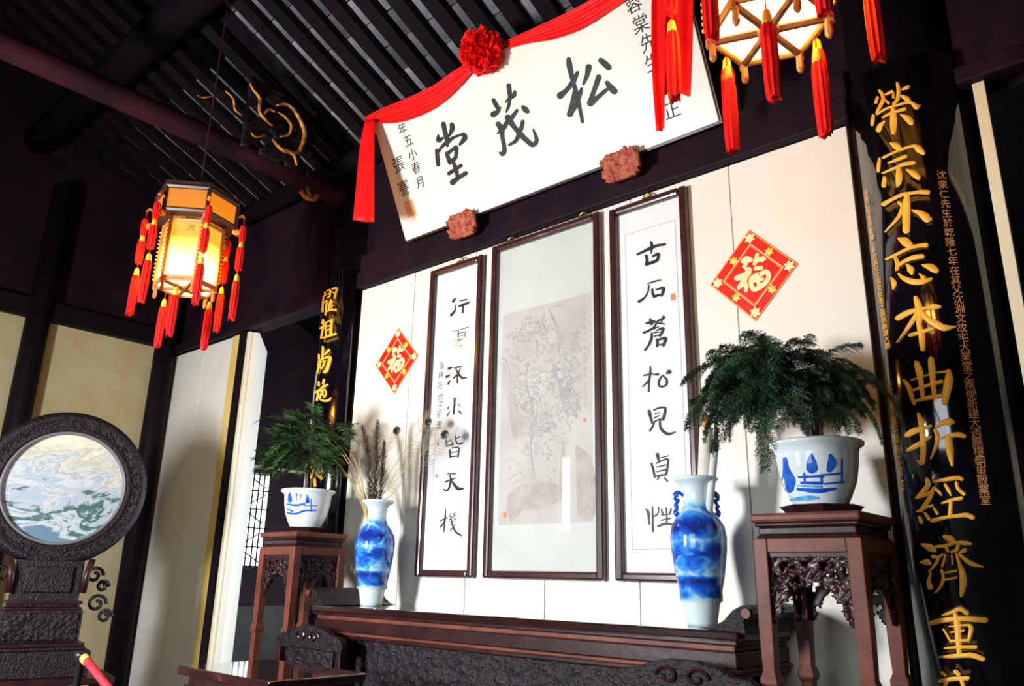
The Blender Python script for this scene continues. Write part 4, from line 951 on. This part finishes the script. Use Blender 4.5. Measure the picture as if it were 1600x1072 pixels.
plant(fernL, (-1.642, -.40, PZ), 5, [(.26, .070, 17, .5), (.30, .066, 19, .8), (.22, .07, 15, .3)], 110, 'fern_light', .52, .40, .68, 9, 1.1, .4, False, .35)

# ================================================================== things standing in the vases
def roll(label, a, b, r, knob, m, group='rolled scrolls in the right vase'):
    a, b = V(a), V(b); d = (b - a).normalized(); t = thing('rolled_scroll', label, 'scroll', a, group)
    MB().tube([a, b], r, 20).build('roll', m, t, smooth=False)
    MB().tube([b, b + d * .055], r * .62, 16).build('roller_knob', knob, t)
    if knob == 'knob_black': MB().tube([b - d * .05, b + d * .001], r * 1.03, 20).build('dark_end', 'knob_black', t)
vy = -.29
zt = AZ + .10
P1 = onY(1104, 668, vy + .01); P2 = onY(1118, 688, vy - .005)
roll('thick cream rolled scroll with an orange roller end in the right vase', (1.062, vy + .01, zt + .06), P1, .030, 'knob_orange', 'scroll_paper')
roll('thin grey rolled scroll with a black end in the right vase', (1.085, vy - .015, zt + .06), P2, .0165, 'knob_black', 'scroll_grey')
mouth = V((-1.07, vy, AZ + .30))
def stem_thing(name, label, cat, px, r0, m, group, y1=vy):
    n = len(px); pts = [mouth + V((random.uniform(-.02, .02), random.uniform(-.02, .02), 0))]
    for i, (x, y) in enumerate(px): pts.append(onY(x, y, vy + (y1 - vy) * (i + 1) / n))
    C = catmull(pts, 6); mb = MB(); mb.tube(C, [r0 * (1 - .6 * i / len(C)) for i in range(len(C))], 5)
    return tag(mb.build(name, m, loc=pts[0], smooth=True), label, cat, group), C
SG = 'dried stalks arching out of the left vase'
for lab, px in zip(('tallest', 'longest', 'lowest drooping', 'short inner', 'outermost', 'straightest'), ([(570, 790), (555, 745), (535, 710), (512, 690), (490, 682)], [(572, 790), (560, 750), (545, 718), (525, 692), (505, 676)], [(568, 790), (550, 752), (528, 725), (510, 705)],
           [(573, 790), (562, 742), (552, 715), (540, 700)], [(566, 790), (545, 748), (520, 715), (498, 700), (486, 697)], [(571, 790), (566, 750), (561, 715)])):
    stem_thing('dried_stalk', lab + ' of the thin straw stalks arching left out of the feather vase', 'dried stalk', px, .0045, 'straw', SG, vy - .05 * random.random())
for lab, px in (('upper', [(590, 790), (605, 765), (618, 742)]), ('lower', [(595, 790), (610, 775), (628, 752)])):
    stem_thing('dried_stalk', lab + ' of the two short cut stalks leaning right out of the feather vase', 'dried stalk', px, .005, 'straw', 'short stalks in the left vase')
def plume(px, label, width, n):
    P = [onY(x, y, vy) for x, y in px]; C = catmull(P, 8); mb = MB(); rnd = random.Random(n)
    mb.tube(C, .004, 5)
    for i in range(len(C)):
        t = i / len(C)
        for k in range(n):
            a = rnd.random() * 2 * PI; l = width * (math.sin(PI * min(1, .15 + t * .8))) * rnd.uniform(.5, 1.2)
            d = V((math.cos(a), math.sin(a), 1.5)).normalized(); w = V((-math.sin(a), math.cos(a), 0)) * .0030; b = len(mb.v)
            mb.v += [C[i] - w, C[i] + w, C[i] + d * l]; mb.f.append((b, b + 1, b + 2))
    tag(mb.build('dried_plume', 'plume', loc=mouth, recalc=False), label, 'dried plume', 'dark plumes in the left vase')
plume([(578, 830), (578, 790), (576, 740), (572, 700), (566, 668)], 'dark bristly dried plume in the feather vase, the left one', .11, 20)
plume([(583, 830), (584, 790), (586, 740), (587, 700), (590, 660)], 'dark bristly dried plume in the feather vase, the middle one', .12, 20)
plume([(586, 830), (592, 790), (596, 750), (598, 715), (600, 690)], 'dark bristly dried plume in the feather vase, the short right one', .08, 16)
def feather(px, label, eye, y1, barb=.10):
    o, C = stem_thing('peacock_feather', label, 'feather', px, .003, 'straw', 'peacock feathers in the left vase', y1)
    rnd = random.Random(eye); mb = MB(); n = len(C)
    for i in range(int(n * .35), n):
        t = i / n; p = V(C[i]); d = (V(C[min(i + 1, n - 1)]) - V(C[i - 1])).normalized(); s0 = d.cross(V((0, -1, 0))).normalized()
        for k in range(3):
            for s in (-1, 1):
                q = p + d * (.012 * k); l = barb * (.5 + .7 * math.sin(PI * min(1, (t - .3) * 1.3))) * rnd.uniform(.7, 1.15)
                pts = [q, q + s0 * (s * l * .5) + d * l * .25, q + s0 * (s * l * .9) + d * l * .75 + V((0, 0, -.01))]
                mb.tube(pts, [.0014, .0011, .0006], 3, cap=False)
    mb.build('barbs', 'barb', o, recalc=False)['kind'] = 'stuff'
    e = V(C[-1]); d = (V(C[-1]) - V(C[-3])).normalized()
    MB().ball(e, .034, 1, .12, .8, n=16, m=8).build('eye_ring', 'eye_green', o, smooth=True)
    MB().ball(e + V((-.002, -.004, 0)), .026, 1, .14, .8, n=14, m=8).build('eye_spot', 'eye_dark', o, smooth=True)
    return o
feather([(585, 790), (606, 745), (632, 705), (655, 675), (669, 660)], 'peacock feather with a dark eye over the left edge of the left verse frame', 1, vy + .1)
feather([(588, 790), (615, 755), (648, 720), (675, 695), (695, 679)], 'peacock feather whose dark eye lies over the characters of the left verse', 2, vy + .12)
feather([(580, 790), (590, 745), (603, 705), (614, 685), (620, 673)], 'upright peacock feather with a small dark eye above the vase', 3, vy + .02, .04)

# ================================================================== table, chairs
sq = thing('tea_table', 'dark glossy tea table whose corner shows at the bottom left', 'table', (-.44, -1.33, 0))
TX = -.44
tx, ty0, ty1, tz = .36, -1.57, -1.10, .852
MB().box(TX - tx, TX + tx, ty0, ty1, tz - .035, tz).build('top', 'table_gloss' if 'table_gloss' in MATS else 'rosewood', sq, bevel=.006)
MB().box(TX - tx + .04, TX + tx - .04, ty0 + .04, ty1 - .04, tz - .075, tz - .035).build('waist', 'rosewood', sq)
for x0, x1, y0, y1 in ((TX - tx + .05, TX + tx - .05, ty0 + .035, ty0 + .065), (TX - tx + .05, TX + tx - .05, ty1 - .065, ty1 - .035), (TX - tx + .035, TX - tx + .065, ty0 + .05, ty1 - .05), (TX + tx - .065, TX + tx - .035, ty0 + .05, ty1 - .05)):
    MB().box(x0, x1, y0, y1, tz - .16, tz - .075).build('apron', 'rosewood', sq, bevel=.004)
for x in (TX - tx + .06, TX + tx - .06):
    for y in (ty0 + .06, ty1 - .06): MB().box(x - .035, x + .035, y - .035, y + .035, 0, tz - .075).build('leg', 'rosewood', sq, bevel=.006)
def chair(cx, label):
    by = -.60; t = thing('armchair', label, 'chair', (cx, by - .25, 0), 'carved armchairs before the altar table')
    w = .31
    MB().box(cx - w, cx + w, by - .52, by, .44, .485).build('seat', 'rosewood', t, bevel=.008)
    for sx in (-1, 1):
        MB().box(cx + sx * (w - .03) - .022, cx + sx * (w - .03) + .022, by - .5, by - .455, 0, .72).build('leg', 'rosewood', t, bevel=.005)
        MB().box(cx + sx * (w - .03) - .022, cx + sx * (w - .03) + .022, by - .045, by, 0, .86).build('leg', 'rosewood', t, bevel=.005)
        MB().box(cx + sx * (w - .03) - .02, cx + sx * (w - .03) + .02, by - .51, by - .01, .70, .735).build('armrest', 'rosewood', t, bevel=.008)
    MB().box(cx - w + .03, cx + w - .03, by - .48, by - .45, .36, .44).build('apron', 'rosewood', t)
    mb = MB(); carve(mb, lambda u, v: V((cx - .22 + u, by - .02, .5 + v)), NF, .44, .36, 30, 24, .018, lambda u, v: True, cx, 12); mb.build('back_panel', 'black_carving', t, smooth=True)
    # curved crest rail
    up_ = [(-.31, .86), (-.30, .90), (-.26, .925), (-.2, .93), (-.14, .955), (-.06, .972), (.06, .972), (.14, .955), (.2, .93), (.26, .925), (.30, .90), (.31, .86), (.24, .845), (0, .85), (-.24, .845)]
    MB().extrude([(cx + u, z) for u, z in up_], lambda p: (p[0], by - .045, p[1]), lambda p: (p[0], by + .005, p[1])).build('crest_rail', 'black_carving', t, bevel=.008)
    for s in (-1, 1):
        pts = [V((cx + s * (.06 + .05 * math.cos(a) * (1 - a / 9)), by - .05, .915 + .035 * math.sin(a) * (1 - a / 9))) for a in [i * .5 for i in range(14)]]
        MB().tube(pts, .007, 6).build('scroll_carving', 'rosewood', t)
chair(-1.165, 'dark carved armchair beside the tea table, its crest before the altar')
chair(1.165, 'dark carved armchair at the bottom edge below the right vase')

# ================================================================== round marble screen
sc0 = V((-3.0, -1.385, 0)); th = math.radians(-14)
SN = V((math.cos(th), math.sin(th), 0)); SU = V((-SN.y, SN.x, 0)); ZC = 1.765
scr = thing('marble_screen', 'round dark carved screen set with a cloudy landscape marble', 'screen', sc0 + V((0, 0, .5)))
MS = Matrix((SU, V((0, 0, 1)), SN)).transposed()          # local x,y in the disc plane, z towards the viewer
cS = sc0 + V((0, 0, ZC))
MB().lathe([(.352, -.03), (.37, .03), (.39, .045), (.405, .03), (.42, .032), (.455, .04), (.47, .045), (.485, .03), (.505, .02), (.505, -.04), (.352, -.04)], cS, 64, M=MS, cap=False).build('ring_frame', 'black_carving', scr, smooth=True)
MB().lathe([(.352, .0), (.356, .035), (.366, .04), (.372, .03)], cS, 64, M=MS, cap=False).build('silver_line', 'ring_line', scr, smooth=True)
MB().lathe([(.447, .04), (.451, .047), (.456, .042)], cS, 64, M=MS, cap=False).build('ring_bead', 'black_carving', scr, smooth=True)
o = MB().lathe([(.0005, .002), (.354, .002), (.354, -.02), (.0005, -.02)], V((0, 0, 0)), 64, M=MS, cap=False).build('marble_disc', 'dream_stone', scr, smooth=False)
for v in o.data.vertices: v.co += WORLD[scr.name]
o.location = cS - WORLD[scr.name]
mb = MB(); rnd = random.Random(4)
for i in range(150):
    a = rnd.random() * 2 * PI; r = rnd.uniform(.408, .442); mb.ball(cS + MS @ V((r * math.cos(a), r * math.sin(a), .034)), rnd.uniform(.008, .014), n=6, m=4)
o = mb.build('ring_carving', 'black_carving', scr); o['kind'] = 'stuff'
ML = Matrix.Translation(sc0) @ Matrix((SU, SN, V((0, 0, 1)))).transposed().to_4x4()
def sbox(hw, d0, d1, z0, z1, nm, m='black_carving', bev=.008): return MB().box(-hw, hw, d0, d1, z0, z1, ML).build(nm, m, scr, bevel=bev)
sbox(.19, -.08, .08, 1.04, 1.30, 'neck'); sbox(.135, .08, .10, 1.10, 1.26, 'neck_panel'); sbox(.215, -.10, .11, 1.03, 1.05, 'moulding', 'rosewood'); sbox(.20, -.10, .10, 1.012, 1.03, 'moulding'); sbox(.215, -.10, .11, .995, 1.012, 'moulding', 'rosewood')
sbox(.225, -.11, .11, .80, .995, 'body'); sbox(.26, -.13, .14, .775, .80, 'moulding', 'rosewood'); sbox(.27, -.14, .15, .755, .775, 'moulding'); sbox(.30, -.17, .17, .60, .755, 'foot')
mb = MB(); carve(mb, lambda u, v: ML @ V((-.2 + u, .11, .815 + v)), SN, .40, .165, 40, 18, .016, lambda u, v: True, 7.0, 16); mb.build('carved_front', 'black_carving', scr, smooth=True)
for s in (-1, 1):
    for k, (r, u, z) in enumerate(((.055, .27, 1.21), (.04, .33, 1.14), (.06, .31, 1.03), (.045, .37, .95))):
        pts = [ML @ V((s * (u + r * (1 - a / 11) * math.cos(a)), .0, z + r * (1 - a / 11) * math.sin(a))) for a in [i * .55 for i in range(16)]]
        MB().tube(pts, .012, 6).build('side_scroll', 'black_carving', scr, smooth=True)
    MB().tube([ML @ V((s * .205, .09, 1.10)), ML @ V((s * .21, .10, 1.2)), ML @ V((s * .23, .09, 1.31))], .022, 8).build('stay', 'rosewood', scr, smooth=True)
con = thing('console_table', 'dark low console table under the round marble screen', 'table', sc0)
MB().box(-.45, .45, -.22, .24, .56, .60, ML).build('top', 'rosewood', con, bevel=.006)
for a in (-.4, .4):
    for b in (-.18, .2): MB().box(a - .03, a + .03, b - .03, b + .03, 0, .56, ML).build('leg', 'rosewood', con, bevel=.005)
# barrier rope in front of the screen
p0 = CAM + ray(128, 1024) * 4.2; p1 = CAM + ray(150, 1050) * 4.05; p2 = CAM + ray(190, 1100) * 3.9; p3 = CAM + ray(260, 1180) * 3.7
post = thing('barrier_post', 'thin black barrier post holding the red rope at the bottom left', 'post', (p0.x, p0.y, 0))
MB().lathe([(.16, 0), (.16, .02), (.05, .035), (.016, .05), (.016, p0.z - .02), (.03, p0.z - .01), (.03, p0.z + .012), (.0, p0.z + .02)], (p0.x, p0.y, 0), 20).build('shaft', 'knob_black', post, smooth=True)
rope = thing('barrier_rope', 'red barrier rope with a gold end hooked on the black post', 'rope', p0)
d = (p1 - p0).normalized()
MB().tube(catmull([p0 + d * .06, p1, p2, p3], 6), .017, 10).build('cord', 'rope_red', rope, smooth=True)
MB().tube([p0 + d * .012, p0 + d * .03, p0 + d * .065], [.008, .02, .021], 10).build('end_cap', 'foil_yellow', rope, smooth=True)

# ================================================================== gilded carving on the left crossbeam
gb = thing('carved_bracket', 'gilded dragon-scroll carving below the reddish crossbeam, high on the left', 'bracket', (-1.86, -.75, 4.2))
gx = -1.885
for st, r in (("1115,370 1130,400 1160,440 1160,500 1200,550 1220,560", .016), ("1235,470 1280,465 1320,500 1350,560 1360,610 1330,680 1260,670 1215,620", .022), ("1215,620 1250,660 1310,690 1325,740", .02), ("1005,405 1040,440 1050,490 1080,515", .011), ("880,425 905,435 950,430", .008), ("1240,500 1270,520 1300,560 1290,600 1250,610", .014), ("1120,590 1140,610 1190,605", .010), ("1170,520 1200,490 1230,500", .014)):
    pts = [onX(float(a.split(',')[0]) / 2.857, float(a.split(',')[1]) / 2.857, gx) for a in st.split()]; C = catmull(pts, 5)
    MB().tube(C, [r * .62 * (.4 + .9 * math.sin(PI * (i + 1) / (len(C) + 1))) for i in range(len(C))], 7).build('gilt_scroll', 'gilt_carving', gb, smooth=True)
a = onX(405, 130, gx + .01); b = onX(470, 262, gx + .01)
mb = MB(); carve(mb, lambda u, v: V((gx - .03, min(a.y, b.y) - .06 + u, min(a.z, b.z) - .02 + v)), V((1, 0, 0)), abs(b.y - a.y) + .16, abs(a.z - b.z) + .06, 24, 22, .02, lambda u, v: noise.noise(V((u * 7, v * 7, 4))) > -.1, 2, 9); mb.build('carved_block', 'black_carving', gb, smooth=True)
g2 = thing('beam_end_carving', 'small gilded carved beam end beside the left pillar top', 'bracket', (-1.9, -.3, 3.9))
for st, r in (("1340,850 1365,880 1405,890 1410,870", .02), ("1370,830 1375,860 1390,880", .014)):
    pts = [onX(float(q.split(',')[0]) / 2.857, float(q.split(',')[1]) / 2.857, -1.93) for q in st.split()]; MB().tube(catmull(pts, 4), r, 7).build('gilt_scroll', 'gilt_carving', g2, smooth=True)
